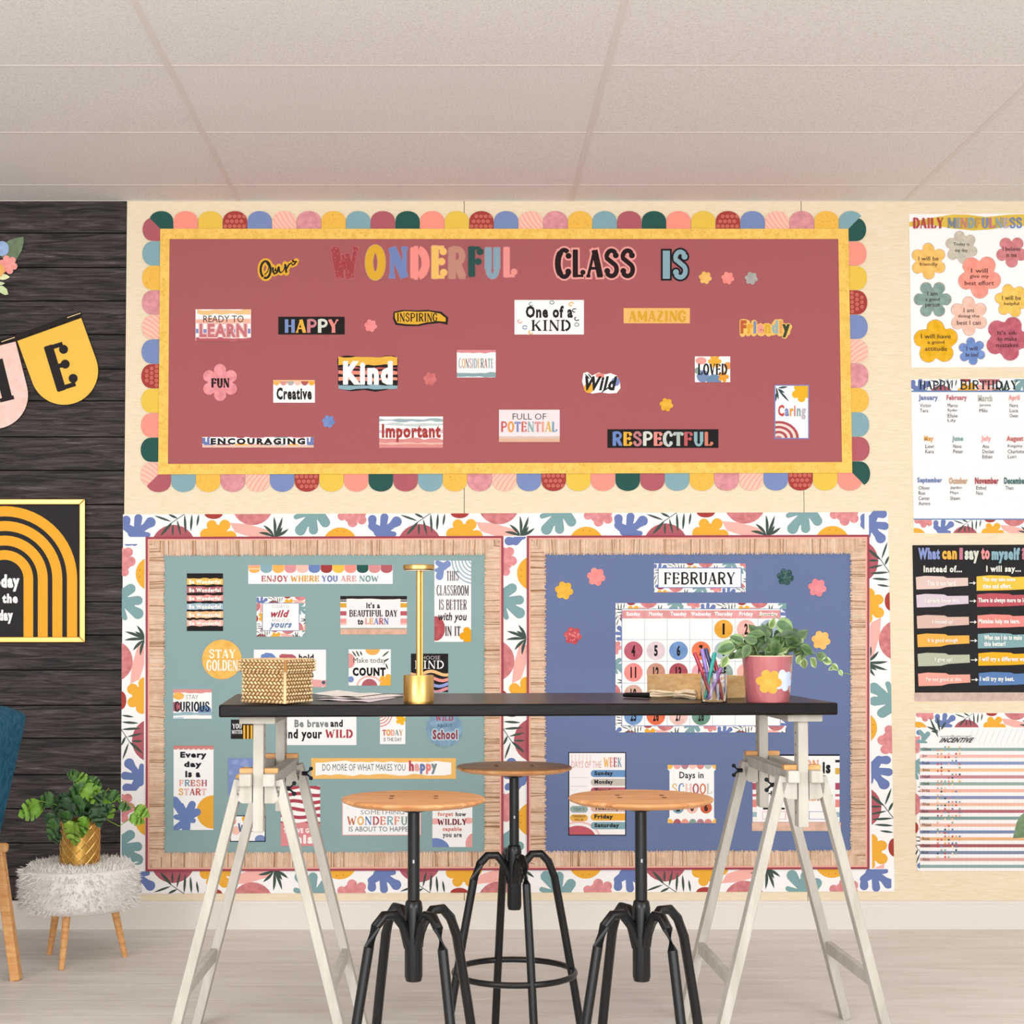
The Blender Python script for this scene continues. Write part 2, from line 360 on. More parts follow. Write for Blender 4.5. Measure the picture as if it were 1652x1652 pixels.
def strip(pr, mp, L, W, s=1.0, u0=0, items=None):
    """the repeating leaf-and-flower paper pattern; mp(u,v) -> photo pixel, v=0 outer edge; s = size of one unit"""
    cnt = [0]
    def put(poly, c, **kw):
        poly = clip(poly, 0, 0, L/s, W/s); cnt[0] += 1
        if len(poly) >= 3: pr.add([mp(a*s, b*s) for a, b in poly], c, y=pr.Y-DZ-1.2e-5*cnt[0], **kw)
    base = -u0
    while base < L/s:
        S = lambda ps: [(base+a, b) for a, b in ps]; cnt[0] = 0
        put(S(circ(81, 53, 36, n=28)), 'maroon')
        put(S(circ(146, -1, 15, 9)), 'rust')
        put(S([(172, 14), (200, 16), (238, 27), (234, 38), (205, 37), (180, 29)]), '#F6B6AC')
        put(S(circ(209, -16, 34, n=28)), '#CC7C7F', mott=.12)
        for a in ((143, 18, 8.5), (164, 18, 9), (134, 33, 10), (173, 37, 10), (153, 33, 16)): put(S(circ(*a)), 'ochre')
        for a in ((5, 9, 7, 5, 22, 5), (4, 20, 6, 18, 29, 8), (24.5, 6, 6.5, 22, 26, 5), (44, 13, 8.5, 35, 20, 5), (37, 19, 5.5, 22, 29, 6), (40, 33, 4, 26, 32, 6), (14, 30, 7, 24, 32, 8)): put(S(capsule(*a)), '#6F80B5')
        put(S(ribbon([(100, -1), (78, 14)], 1.2)), 'leaf')
        for a in ((50, 2, 78, 12, 3.5), (73, 0, 88, 7, 4), (80, 12, 60, 35, 5), (80, 16, 80, 35, 3.5), (87, 9, 93, 35, 3.5), (99, 0, 101, 32, 4), (111, 0, 109, 28, 4), (122, 0, 119, 20, 3.5)): put(S(lens(*a)), 'leaf')
        for a in ((218, 30), (226, 18), (243, 4), (257, 5), (257, 21), (267, 24)): put(S(lens(244, 37, *a, 4.8, 1.5)), 'leaf')
        for a in ((286, 26, 9, 292, 17, 7), (292, 17, 7, 306, 5, 8), (307, 26, 7.5, 306, 6, 6), (326, 14, 8, 318, 2, 8), (300, 2, 7, 318, -1, 8), (279, 5, 4, 296, -1, 5)): put(S(capsule(*a)), '#82A6A9')
        put(S(circ(350, 50, 28, n=28)), 'ochre')
        put(S(circ(345, 28, 1.2, n=6)), '#C98A25'); put(S(circ(356, 29, 1.2, n=6)), '#C98A25')
        for a in ((353, 4, 7), (370, 14, 8), (385, 10, 7.5), (368, 2, 13), (385, 0, 7)): put(S(circ(*a)), '#DB8D90', mott=.1)
        base += 397
    pr.n = max(pr.n, 22)
def hstrip(pr, x0, y0, x1, y1, s=1.0, u0=0, flip=False):
    if flip: strip(pr, lambda u, v: (x0+u, y1-v), x1-x0, y1-y0, s, u0)
    else: strip(pr, lambda u, v: (x0+u, y0+v), x1-x0, y1-y0, s, u0)
def vstrip(pr, x0, y0, x1, y1, s=1.0, u0=0, flip=False):
    if flip: strip(pr, lambda u, v: (x1-v, y0+u), y1-y0, x1-x0, s, u0)
    else: strip(pr, lambda u, v: (x0+v, y1-u), y1-y0, x1-x0, s, u0)
def slab_poly(poly, Y0, Y1, m, name, parent=None, mb=None, **kw):
    """a thin solid cut to a pixel outline between planes Y0 (back) and Y1 (front)"""
    own = mb is None; mb = mb or MB()
    mb.prism([at(a, b, Y1) for a, b in poly], [at(a, b, Y0) for a, b in poly], m)
    if own: return mb.build(name, parent, **kw)
# ------------------------------------------------------------------ room shell
def struct(o): o['kind'] = 'structure'; return o
XE = at(201, 700).x                                     # where the dark planks meet the cream panels
ZC = at(740, 326).z                                     # ceiling height
XL, XR, YF = -3.0, 3.1, -7.2
FLOORM = grain('pale_vinyl', ['#D9D2C8', '#E6E0D8', '#EEEAE4'], 3, (1, 6, 1), rough=.5, bump=.05)
fl = struct(link('floor', None))
mb = MB(); mb.box((XL, YF, -.05), (XR, .15, -.004), mat('#9A948C')); mb.build('subfloor', fl)
pw = .9; i = 0; base_plank = {}
y = YF
while y < -.001:
    mb = MB(); mb.box((XL, y+.0015, -.004), (XR, min(y+.18, 0)-.0015, 0), FLOORM); mb.build('floor_plank', fl); y += .18
CEILM = grain('ceiling_tile_face', ['#D6CFCB', '#EAE5E2', '#F2EEEC'], 160, (1, 1, 1), rough=.95, bump=.5, detail=4, lo=.3, hi=.62)
TBAR = mat('#E4DDD8', rough=.6)
ce = struct(link('ceiling', None))
mb = MB(); mb.box((XL, YF, ZC+.02), (XR, .15, ZC+.06), mat('#B8ADA5')); mb.build('ceiling_deck', ce)
xs = [at(922, 326).x+1.219*k for k in range(-3, 4)]; ys = [0, -.215]+[-.215-.61*k for k in range(1, 13)]
XCM = (xs[0]+xs[-1])/2
tiles = {}
for i in range(len(xs)-1):
    for j in range(len(ys)-1):
        a, b = max(xs[i], XL), min(xs[i+1], XR)
        if b-a < .05: continue
        mb = MB(); mb.box((a+.004, ys[j+1]+.004, ZC+.004), (b-.004, ys[j]-.004, ZC+.018), CEILM)
        mb.build('ceiling_tile', ce)
mb = MB()
for x in xs[1:-1]: mb.box((x-.009, YF, ZC+.0026), (x+.009, -.0, ZC+.005), TBAR)
for y in ys[1:]: mb.box((XL, y-.006, ZC+.0028), (XR, y+.006, ZC+.005), TBAR)
mb.box((XL, -.006, ZC+.0028), (XR, 0, ZC+.004), TBAR)
mb.build('ceiling_grid', ce)

LINEN = grain('cream_linen', ['#E5D4B4', '#ECDDC0', '#F3E6D0'], 30, (.7, 1, 9), rough=.9, bump=.25, detail=6, k=.93)
wb = struct(link('wall_back', None))
px_ = [XE, at(749, 700).x, at(1296, 700).x, at(1296, 700).x+1.23, XR+.0]
for a, b in zip(px_[:-1], px_[1:]):
    if b-a < .02: continue
    mb = MB(); mb.box((a+.0012, 0, 0), (b-.0012, .012, ZC+.02), LINEN); mb.build('wall_panel', wb)
mb = MB(); mb.box((XE, .012, 0), (XR, .15, ZC+.05), mat('#8C7A60')); mb.build('wall_core', wb)
wl = struct(link('wall_left', None))
PLK = grain('charcoal_plank', ['#141113', '#2E292A', '#4C4545', '#7D7472'], 6.5, (.8, 1, 11), rough=.7, bump=.5, detail=10, lo=.3, hi=.76, dist=1.1, k=.95)
mb = MB(); mb.box((XL, .012, 0), (XE, .15, ZC+.05), mat('#141213')); mb.build('wall_core', wl)
bz = [ZC+.02]+[at(100, y).z for y in (376, 431.5, 485.6, 540, 595.5, 646.5, 705, 759, 814, 868, 916, 971, 1024.5, 1081, 1138, 1191, 1250, 1305, 1360, 1414, 1468)]+[0]
for a, b in zip(bz[:-1], bz[1:]):
    mb = MB(); mb.box((XL, 0, b+.0023), (XE-.001, .012, a-.0023), PLK); mb.build('wall_plank', wl)
BBM = mat('#E8E2DA', rough=.5)
for nm, a, b in (('baseboard_left', XL, XE), ('baseboard_back', XE, XR)):
    mb = MB(); mb.box((a, -.014, 0), (b, -.0005, .09), BBM); mb.box((a, -.009, .09), (b, -.0005, .1), BBM); struct(mb.build(nm))

# ------------------------------------------------------------------ big red bulletin board
BY = -.006                                               # face of the boards
NAME = {'m': 'maroon', 't': 'teal', 'g': 'gold', 'r': 'rose', 'p': 'pink', 'b': 'blue', 'R': 'rust', 'y': 'yellow', 'c': 'coral', 'G': 'green'}
rb = thing('bulletin_board', 'long maroon bulletin board with yellow border and scalloped multicolour edging', 'bulletin board', at(815, 763, 0))
FABR = mat('#AB6165', rough=.95, bump=.15, bscale=900)
O = [(258.5, 369), (1368.8, 369), (1375, 762.8), (255.2, 765.4)]; I = [(273.5, 385.5), (1352.3, 385.5), (1358.4, 745.5), (271, 748.5)]
slab_poly([(262, 372), (1365, 372), (1371, 760), (259, 762)], -.0003, BY, FABR, 'backing', rb)
TRIM = mat('#F3C65F', mott=.07)
for k in range(4):
    j = (k+1) % 4
    slab_poly([O[k], O[j], I[j], I[k]], BY, BY-.0022, TRIM, 'border_strip', rb)
pr = Print(BY-.0022)
rr = random.Random(3); ds = []
for k in range(4):
    j = (k+1) % 4
    for q in range(260 if k % 2 == 0 else 90):
        t = rr.random(); s_ = rr.uniform(.12, .88); ax = O[k][0]+(O[j][0]-O[k][0])*t; ay = O[k][1]+(O[j][1]-O[k][1])*t
        bx = I[k][0]+(I[j][0]-I[k][0])*t; by = I[k][1]+(I[j][1]-I[k][1])*t
        ds.append(circ(ax+(bx-ax)*s_, ay+(by-ay)*s_, .9, .9, 5))
pr.many(ds, '#DDA440'); tag(pr.build('dotted_pattern', rb), kind='stuff')
def scallop(A, B, out, c, cut=None):
    """one scallop from A to B on the border edge, 'out' = outward unit vector; returns part"""
    wdt = math.hypot(B[0]-A[0], B[1]-A[1]); ux, uy = (B[0]-A[0])/wdt, (B[1]-A[1])/wdt
    T = lambda u, v: (A[0]+ux*u+out[0]*v, A[1]+uy*u+out[1]*v)
    loc = [(.3, -1), (.3, 11)]+[(wdt/2-(wdt/2-.3)*math.cos(math.pi*i/14), 11+17.6*math.sin(math.pi*i/14)**.85) for i in range(1, 14)]+[(wdt-.3, 11), (wdt-.3, -1)]
    poly = [T(*p) for p in loc]
    if cut: poly = halfplane(poly, *cut)
    cn = NAME[c]; o = slab_poly(poly, -.002, -.0035, mat(PAL[cn], mott=.09 if cn in 'rose' else 0), 'scallop', rb)
    pp = Print(-.0035); inside = lambda p: (halfplane(p, *cut) if cut else p)
    if c == 'R':
        for i in range(5):
            for j in range(3):
                u = 4+i*7.6+(3.4 if j % 2 else 0); v = 4+j*8
                if u < wdt-3 and ((u-wdt/2)/(wdt/2))**2+(max(0, v-11)/17)**2 < .82:
                    q = inside([T(a, b) for a, b in circ(u, v, 3.1, 2.9, 8)]); pp.add(q, '#CE7565', y=-.0035-DZ)
                    q = inside([T(a, b) for a, b in circ(u, v, 1.0, .9, 6)]); pp.add(q, 'rust', y=-.0035-2*DZ)
    if c == 'g':
        r2 = random.Random(int(A[0]*7+A[1]))
        for i in range(16):
            u, v = r2.uniform(4, wdt-4), r2.uniform(3, 24)
            if ((u-wdt/2)/(wdt/2))**2+(max(0, v-11)/17)**2 < .75: pp.add(inside([T(a, b) for a, b in circ(u, v, .8, .8, 5)]), '#D69A33', y=-.0035-DZ)
    if c == 'p':
        for i in range(8):
            q = ribbon([(-14+i*8, 30), (-4+i*8, 12), (8+i*8, -2)], 2.2)
            for j in range(len(loc)):
                (ax_, ay_), (bx_, by_) = loc[j], loc[(j+1) % len(loc)]; nx_, ny_ = by_-ay_, -(bx_-ax_)
                if len(q) > 2: q = halfplane(q, (nx_, ny_), nx_*ax_+ny_*ay_+.4*math.hypot(nx_, ny_))
            pp.add(inside([T(a, b) for a, b in q]) if len(q) > 2 else [], '#F7AD99', y=-.0035-DZ)
    if pp.mb.f: tag(pp.build('pattern', o), kind='stuff')
seq = 'cyRbprgtmG'
for k in range(27): x = 279.7+39.76*k; scallop((x, 369), (x+39.76, 369), (0, -1), seq[k % 10])
D1 = (1, -1); cTL = O[0]; s2 = 1
scallop((240.5, 369), (279.7, 369), (0, -1), 'G', ((1, -1), cTL[0]-cTL[1]))
scallop((1353.2, 369), (1392, 369), (0, -1), 't', ((-1, -1), -1368.8-369))
cols_b = 'tgrpbRycGm'
for k in range(27): x = 276+39.82*k; scallop((x, 765.2-(x-256)*.0024), (x+39.82, 765.2-(x-216)*.0024), (0, 1), cols_b[k % 10])
scallop((235.5, 765.4), (276, 765.3), (0, 1), 'm', ((1, 1), 255.2+765.4))
scallop((1351.2, 762.9), (1391, 762.8), (0, 1), 'c', ((-1, 1), -1375+762.8))
for k, c in enumerate('tgrpbRycG'): y = 389+39.6*k; f = lambda y: 258.5-(y-369)*.0083; scallop((f(y), y), (f(y+39.6), y+39.6), (-1, 0), c)
scallop((258.7, 351), (258.3, 389), (-1, 0), 'm', ((-1, 1), -258.5+369))
scallop((255.3, 745.4), (255, 785), (-1, 0), 'p', ((-1, -1), -255.2-765.4))
for k, c in enumerate('cyRbprgtm'): y = 389.3+39.4*k; f = lambda y: 1368.8+(y-369)*.0157; scallop((f(y), y), (f(y+39.4), y+39.4), (1, 0), c)
scallop((1368.6, 351), (1369, 389.3), (1, 0), 'G', ((1, 1), 1368.8+369))
scallop((1375, 744), (1375.4, 784), (1, 0), 'G', ((1, -1), 1375-762.8))

# ------------------------------------------------------------------ lower boards: patterned paper frame, burlap fringe
sh = lambda x, y: (x, y-.003*(x-815))
def burlap(board, box, sides_w=26, seed=1):
    """fringe border inside box=(x0,y0,x1,y1) px: a strip with thin threads pointing inward"""
    x0, y0, x1, y1 = box; r = random.Random(seed); W_ = sides_w; y_b = BY-.0025
    ms = [mat('#E6C9B0', rough=.95, mott=.08), mat('#DFC0A6', rough=.95, mott=.08), mat('#EED8C5', rough=.95), mat('#D1AE92', rough=.95)]
    mb = MB()
    for p in ([(x0, y0), (x1, y0), (x1-W_+3, y0+W_-3), (x0+W_-3, y0+W_-3)], [(x1, y0), (x1, y1), (x1-W_+3, y1-W_+3), (x1-W_+3, y0+W_-3)],
              [(x1, y1), (x0, y1), (x0+W_-3, y1-W_+3), (x1-W_+3, y1-W_+3)], [(x0, y1), (x0, y0), (x0+W_-3, y0+W_-3), (x0+W_-3, y1-W_+3)]):
        mb.prism([at(*sh(a, b), y_b) for a, b in p], [at(*sh(a, b), BY) for a, b in p], mat('#D8B79B', rough=.95))
    mb.build('burlap_backing', board)
    mb = MB(); mD = mat('#AE8866', rough=.95)
    def thread(ax, ay, bx, by, w_):
        (ax, ay), (bx, by) = sh(ax, ay), sh(bx, by); d = (bx-ax, by-ay); l = math.hypot(*d); nx, ny = -d[1]/l*w_/2, d[0]/l*w_/2
        h = y_b-r.uniform(.0012, .0022); m = mD if r.random() < .07 else r.choice(ms[:3]+ms[:2]+([ms[3]] if r.random() < .5 else []))
        p = [at(ax-nx, ay-ny, y_b), at(bx-nx, by-ny, y_b), at(ax+nx, ay+ny, y_b), at(bx+nx, by+ny, y_b), at(ax, ay, h), at(bx, by, h)]
        mb.mesh(p, [(0, 1, 5, 4), (4, 5, 3, 2)], m)
    drift = 0
    x = x0+2
    while x < x1-2:
        drift = drift*.8+r.uniform(-.8, .8); dd = min(W_, x-x0+1, x1-x+1)
        thread(x, y0, x+drift+r.uniform(-1, 1), y0+dd+r.uniform(-1.6, .6), 1.5); dd2 = dd
        thread(x, y1, x+drift+r.uniform(-1, 1), y1-dd2-r.uniform(-1.6, .6), 1.5); x += 1.45
    y = y0+2
    while y < y1-2:
        drift = drift*.8+r.uniform(-.8, .8); dd = min(W_, y-y0+1, y1-y+1)
        thread(x0, y, x0+dd+r.uniform(-2.5, 1), y+drift+r.uniform(-1, 1), 1.5)
        thread(x1, y, x1-dd-r.uniform(-1.6, .6), y+drift+r.uniform(-1, 1), 1.5); y += 1.45
    tag(mb.build('fringe', board), kind='stuff')
def lower_board(name, label, x0, y0, x1, y1, fab, seed):
    b = thing(name, label, 'bulletin board', at((x0+x1)/2, y1, 0))
    S = lambda a, c, d, e: [sh(*q) for q in rectp(a, c, d, e)]
    slab_poly(S(x0, y0, x1, y1), -.0003, BY, mat(fab, rough=.95, bump=.12, bscale=900), 'backing', b)
    mb = MB()
    for k, (c, t0, t1) in enumerate((('#A04A57', 0, 3.4), ('#EDB4A2', 3.4, 6))):
        for q in ((x0+t0, y0+t0, x1-t0, y0+t1), (x0+t0, y1-t1, x1-t0, y1-t0), (x0+t0, y0+t1, x0+t1, y1-t1), (x1-t1, y0+t1, x1-t0, y1-t1)):
            slab_poly(S(*q), BY, BY-.002+k*.0006, mat(c), '', mb=mb)
    mb.build('painted_edge', b)
    burlap(b, (x0+6, y0+6, x1-6, y1-6), 25, seed)
    return b
gb = lower_board('bulletin_board', 'sage green bulletin board with burlap fringe border, lower left', 235, 864.5, 812, 1404, '#8FAAAB', 11)
bb = lower_board('bulletin_board', 'slate blue bulletin board with burlap fringe border and calendar, lower right', 850, 864.5, 1402.5, 1404, '#6C7BA3', 12)
fr = thing('patterned_border', 'white paper border with leaves, flowers and circles framing the two lower boards', 'paper border', at(815, 1440, 0))
PAPERM = mat('paper', rough=.8)
for q in ((198.5, 828, 1433, 865.5), (198, 1403, 1443, 1440)): slab_poly([sh(*p) for p in rectp(*q)], -.0003, -.0022, PAPERM, 'border_strip', fr)
slab_poly([sh(*p) for p in [(198.5, 865.5), (236, 865.5), (234.5, 1403), (194, 1403)]], -.0003, -.0022, PAPERM, 'border_strip', fr)
slab_poly([sh(*p) for p in [(811, 865.5), (851, 865.5), (851, 1403), (811, 1403)]], -.0003, -.0022, PAPERM, 'border_strip', fr)
slab_poly([sh(*p) for p in [(1401, 865.5), (1433, 865.5), (1442.5, 1403), (1403, 1403)]], -.0003, -.0022, PAPERM, 'border_strip', fr)
pr = Print(-.0022)
strip(pr, lambda u, v: sh(198.7+u, 828+v), 1196, 36.5, 1, 0)
strip(pr, lambda u, v: sh(197-0+v-(1-u/400)*0-.004*(400-u), 1274-u) if u < 398 else sh(197+v, 1274-u), 398, 36.5, 1, 0)
strip(pr, lambda u, v: sh(196+v, 1403-u), 129, 38, 1, 268)
strip(pr, lambda u, v: sh(812+v, 1275-u), 409, 38, 1, 0)
strip(pr, lambda u, v: sh(812+v, 1403-u), 128, 38, 1, 269)
strip(pr, lambda u, v: sh(1432.5+u*.0165-v, 828+u), 575, 32+4, 1, 0) if False else None
def rs(u, v):
    xo = 1433+(u)*.0165; return sh(xo-v*(1+u*.00022), 826+u)
strip(pr, rs, 577, 31.5, 1, 0)
strip(pr, lambda u, v: sh(198+u, 1440-v), 1240, 36, 1, 0)
tag(pr.build('printed_pattern', fr), kind='stuff')

# ------------------------------------------------------------------ wall cut-outs and posters
CARD_T = .0012
def card(label, x0, y0, x1, y1, c='paper', Y=BY, name='wall_card', cat='sign', group=None, poly=None, tilt=0, back=None, clipbox=True):
    """a thin card on the wall; returns (thing, Print)"""
    t = thing(name, label, cat, at((x0+x1)/2, y1, Y), group)
    p = poly or rectp(x0, y0, x1, y1)
    yb = Y-.0004
    if back: slab_poly(rectp(x0-back[1], y0-back[1], x1+back[1], y1+back[1]), yb, yb-.0005, mat(col(back[0])), 'backing_sheet', t); yb -= .0005
    slab_poly(p, yb, yb-CARD_T, mat(col(c), rough=.7), 'card', t)
    return t, Print(yb-CARD_T, (x0, y0, x1, y1) if clipbox else None)
def done(t, pr, le=None):
    if pr.mb.f: pr.build('printed_picture', t)
    if le is not None and le.mb.f: le.build('lettering', t)
def letters(pr): q = Print(pr.Y-DZ*(pr.n+2)); return q

# title: single cut-out letters
def cut_letter(ch, x0, y0, x1, y1, c, halo, label, group, hw=2.2, k=1.0, mott=0, deco=None):
    (P, H), = dglyphs(ch, x0, y0, x1, y1, 0, k, hw)
    t = thing('cutout_letter', label, 'letter', at((x0+x1)/2, y1, BY), group)
    mb = MB()
    for i, p in enumerate(H): slab_poly(p, BY-.0002-i*1e-5, BY-.0011-i*8e-6, mat(halo), '', mb=mb)
    mb.build('outline', t)
    pr = Print(BY-.0014); pr.many(P, c, mott=mott)
    if deco == 'dots':
        r = random.Random(5)
        for i in range(70):
            a, b = r.uniform(x0, x1), r.uniform(y0, y1)
            if any(inpoly(a, b, p) for p in P): pr.add(circ(a, b, 1.1, 1.1, 6), '#C4696A')
    pr.build('letter_face', t)
def inpoly(x, y, p):
    s = False; n = len(p)
    for i in range(n):
        (x1, y1), (x2, y2) = p[i], p[(i+1) % n]
        if (y1 > y) != (y2 > y) and x < (x2-x1)*(y-y1)/(y2-y1)+x1: s = not s
    return s
gw = 'cutout letters spelling wonderful'
for ch, x0, x1, y0, y1, c, hl, lb in (
    ('W', 536, 578, 398, 451, '#A5484E', '#BC6D72', 'dotted dark red cutout letter W starting the title word'),
    ('O', 592, 619, 397, 450, '#E0AE36', '#C9A27E', 'mustard yellow cutout letter O in the title'),
    ('N', 628, 657, 398, 449, '#7488BC', '#9A82A0', 'periwinkle blue cutout letter N in the title'),
    ('D', 663, 690, 399, 449, '#F6968C', '#D98784', 'coral cutout letter D in the title'),
    ('E', 697, 719, 396, 450, '#F3C36C', '#DCA084', 'pale yellow cutout letter E in the title'),
    ('R', 724, 750, 399, 450, '#C28C7B', '#B97F78', 'tan brown cutout letter R in the title'),
    ('F', 756, 778, 397, 447, '#2F524F', '#8D5C62', 'dark green cutout letter F in the title'),
    ('U', 783, 806, 399, 449, '#88A6B6', '#A98F9A', 'grey blue cutout letter U of the title word, left of the L'),
    ('L', 813, 832, 398, 448, '#EE9A94', '#C9777A', 'pink cutout letter L ending the colourful title word')):
    cut_letter(ch, x0, y0, x1, y1, c, hl, lb, gw, 1.1, 1.35, deco='dots' if ch == 'W' else None)
for ch, x0, x1, lb in (('C', 897, 921, 'black cutout letter C with pink outline'), ('L', 924, 943, 'black cutout letter L with pink outline'),
                       ('A', 946, 972, 'black cutout letter A with pink outline'), ('S', 975, 998, 'black cutout letter S with pink outline, beside the A'),
                       ('S', 1001, 1024, 'black cutout letter S with pink outline, ending its word')):
    cut_letter(ch, x0, 402, x1, 448, '#2A1D1F', '#EBA29C', lb, 'cutout letters spelling class', 3, 1.15)
cut_letter('I', 1068, 404, 1082, 450, '#8AACB7', '#262024', 'teal cutout letter I with black outline', 'cutout letters spelling is', 3, 1.25)
cut_letter('S', 1086, 404, 1109, 450, '#8AACB7', '#262024', 'teal cutout letter S with black outline', 'cutout letters spelling is', 3, 1.15)
t = thing('cutout_word', 'black script word "Our" with gold outline starting the title', 'letters', at(448, 452, BY))
SCR = [(arc(428.5, 435, 8, 13.5, 120, 470, 24), 3.6), ([(430, 424), (434, 430), (432, 438), (427, 443)], 1.6),
       ([(440, 431), (440.5, 438), (443, 442), (446.5, 440), (450, 430)], 3.2), ([(450, 430), (450.5, 438), (453.5, 440)], 3.0), ([(453.5, 440), (458, 436), (460, 427)], 1.6), ([(460, 426), (461, 433), (462, 440)], 3.2), ([(462, 434), (466, 427), (470, 424), (472, 428), (475, 426), (478, 421)], 2.6)]
mb = MB()
for i, (p, w_) in enumerate(SCR):
    slab_poly(ribbon(p, w_+6.5), BY-.0002-i*1e-5, BY-.001-i*1e-5, mat('#E8B23C'), '', mb=mb)
    for e in (p[0], p[-1]): slab_poly(circ(*e, w_/2+3.2, None, 10), BY-.0002, BY-.0009-i*1.3e-5+(4e-6 if e is p[0] else 0), mat('#E8B23C'), '', mb=mb)
mb.build('outline', t)
pr = Print(BY-.0014)
for p, w_ in SCR: pr.add(ribbon(p, w_), 'black')
pr.build('lettering', t)

def flower_cut(x, y, r, c, label, group=None, rot=.2, dots=None, n=6):
    t = tag(slab_poly(flower(x, y, r, n, rot, .36), BY-.0004, BY-.0016, mat(c, mott=.06), 'flower_cutout', origin=at(x, y, BY)), label, 'flower cutout', group)
    if dots:
        pr = Print(BY-.0016); rr = random.Random(int(x))
        for i in range(26):
            a, q = rr.uniform(0, 6.28), rr.uniform(0, .82)*r; pr.add(circ(x+q*math.cos(a), y+q*math.sin(a), 1.3, None, 6), dots)
        pr.build('dots', t)
for a in ((1137.8, 448, 10.5, '#F0BC68', 'small peach yellow flower cutout, first of three dots after the title'), (1174, 448.5, 10.5, '#F78F87', 'small coral flower cutout, middle one of three after the title'),
          (1212, 449, 10.5, '#A9A9A6', 'small grey flower cutout, last of three after the title'), (598, 525.5, 10.5, '#EE8B8D', 'small pink flower cutout right of the black HAPPY card'),
          (694, 611.5, 11, '#CC6F6F', 'small dusty red flower cutout right of the striped Kind sign'), (530, 680, 10.5, '#728BC2', 'small blue flower cutout left of the Important card'),
          (1075, 653, 11, '#E5AF2E', 'small mustard flower cutout above the RESPECTFUL card')): flower_cut(*a[:4], a[4], 'small flower cutouts on the red board')
for a in ((910, 952.6, 15, '#ECB440', 'gold flower cutout at upper left of the blue board', None), (961.8, 930.5, 15, '#FA8F8B', 'coral flower cutout on the blue board left of FEBRUARY', None),
          (924, 1025.5, 14.5, '#C4505A', 'dotted red flower cutout left of the calendar', '#E58A85'), (1267, 930.8, 14, '#2D4F50', 'dark green patterned flower cutout right of FEBRUARY', '#56766F'),
          (1318.5, 948, 15, '#E88A92', 'rose pink flower cutout at upper right of the blue board', None), (1324.5, 1032.8, 15.5, '#F4BE6B', 'peach yellow flower cutout right of the potted plant', None)):
    flower_cut(*a[:4], a[4], 'larger flower cutouts on the blue board', dots=a[5])

PX = ['#7D8FC0', '#EFB040', '#D48F97', '#B9C4B8', '#F08F84']
# red board cards
t, pr = card('white card with brushstrokes reading READY TO LEARN', 315.5, 499, 404.8, 550)
pr.add(wobble(318, 500, 404, 507, 1.5, 9, 1), '#F2C58E'); pr.add(wobble(316, 514, 404, 522, 1.5, 9, 2), '#F7B7A3'); pr.add(wobble(316, 531, 404, 537, 1.5, 9, 3), '#8191C4'); pr.add(wobble(316, 545, 405, 551, 1.5, 9, 4), '#B9606A')
le = letters(pr); le.text('READY TO', 328, 509, 393, 520, '#33312F', bold=0); le.text('LEARN', 322, 522, 398, 544, '#C9787E', bold=.045, halo='#EFC9C4'); done(t, pr, le)
t, pr = card('black card with colourful letters reading HAPPY', 449, 511, 556, 539.6, '#221F20')
le = letters(pr); le.text('HAPPY', 459, 515, 546, 537, ['#7F96C9', '#F0B64A', '#C9848C', '#D7DDD2', '#E98F88'], font='D', k=1.2); done(t, pr, le)
po = [(635, 503), (650, 500), (672, 501), (690, 500), (712, 503), (723, 512), (722, 524), (710, 521), (690, 523), (676, 526), (655, 526), (638, 524), (634, 514)]
t, pr = card('mustard brushstroke sign with black edge reading INSPIRING', 634, 500, 723, 527, '#2B2524', poly=po)
pr.add([(637, 505), (652, 502), (674, 503), (692, 502.5), (710, 506), (719, 513), (719, 519), (706, 518), (688, 520), (674, 523.5), (656, 523), (641, 521), (637, 513)], '#E4B13A')
le = letters(pr); le.text('INSPIRING', 640, 505, 706, 519, '#3A2A22', font='D', k=.8); done(t, pr, le)
t, pr = card('white card with scattered coloured rings reading One of a KIND', 830, 484, 942, 539.6, 'white')
rr = random.Random(8)
for i in range(26):
    a, b = rr.uniform(832, 940), rr.uniform(486, 538)
    if 848 < a < 925 and 493 < b < 534: continue
    c = rr.choice(['#C9737C', '#EFB040', '#3A3A3A', '#F09A8A', '#7D8FC0', '#8CA39A']); pr.add(ribbon(arc(a, b, 3.6, 2.8, rr.uniform(0, 90), rr.uniform(250, 400), 8), 1.6), c)
le = letters(pr); le.text('One of a', 848, 493, 924, 513, '#2A2829', bold=.045); le.text('KIND', 857, 516, 921, 534, '#2A2829', font='D', k=.9); done(t, pr, le)
t, pr = card('peach card with mustard letters reading AMAZING', 1006, 497, 1113, 521.6, '#F3BD70')
le = letters(pr); le.text('AMAZING', 1014, 501, 1107, 519, '#DBA838', font='D', k=1.2); done(t, pr, le)
t = thing('cutout_word', 'multicolour cutout word Friendly with peach outline', 'sign', at(1235, 546, BY))
pr = Print(BY-.0002)
mb = MB()
for i, q in enumerate(((1199, 519, 4.5, 1198, 539, 4.5), (1200, 519, 4.5, 1206, 520, 4), (1208, 527, 4.5, 1207, 538, 4.5), (1216, 520, 4, 1216, 538, 4.5), (1225, 530, 7.5, 1228, 535, 7.5), (1238, 528, 5, 1240, 538, 5), (1246, 534, 7.5, 1252, 519, 4), (1258, 519, 4.5, 1258, 538, 4.5), (1266, 528, 5, 1270, 536, 5), (1274, 527, 4, 1266, 542, 4.5), (1205, 533, 6, 1262, 533, 6))): slab_poly(capsule(*q), BY-.0002-i*8e-6, BY-.0008-i*8e-6, mat('#F6C66E'), '', mb=mb)
mb.build('outline', t)
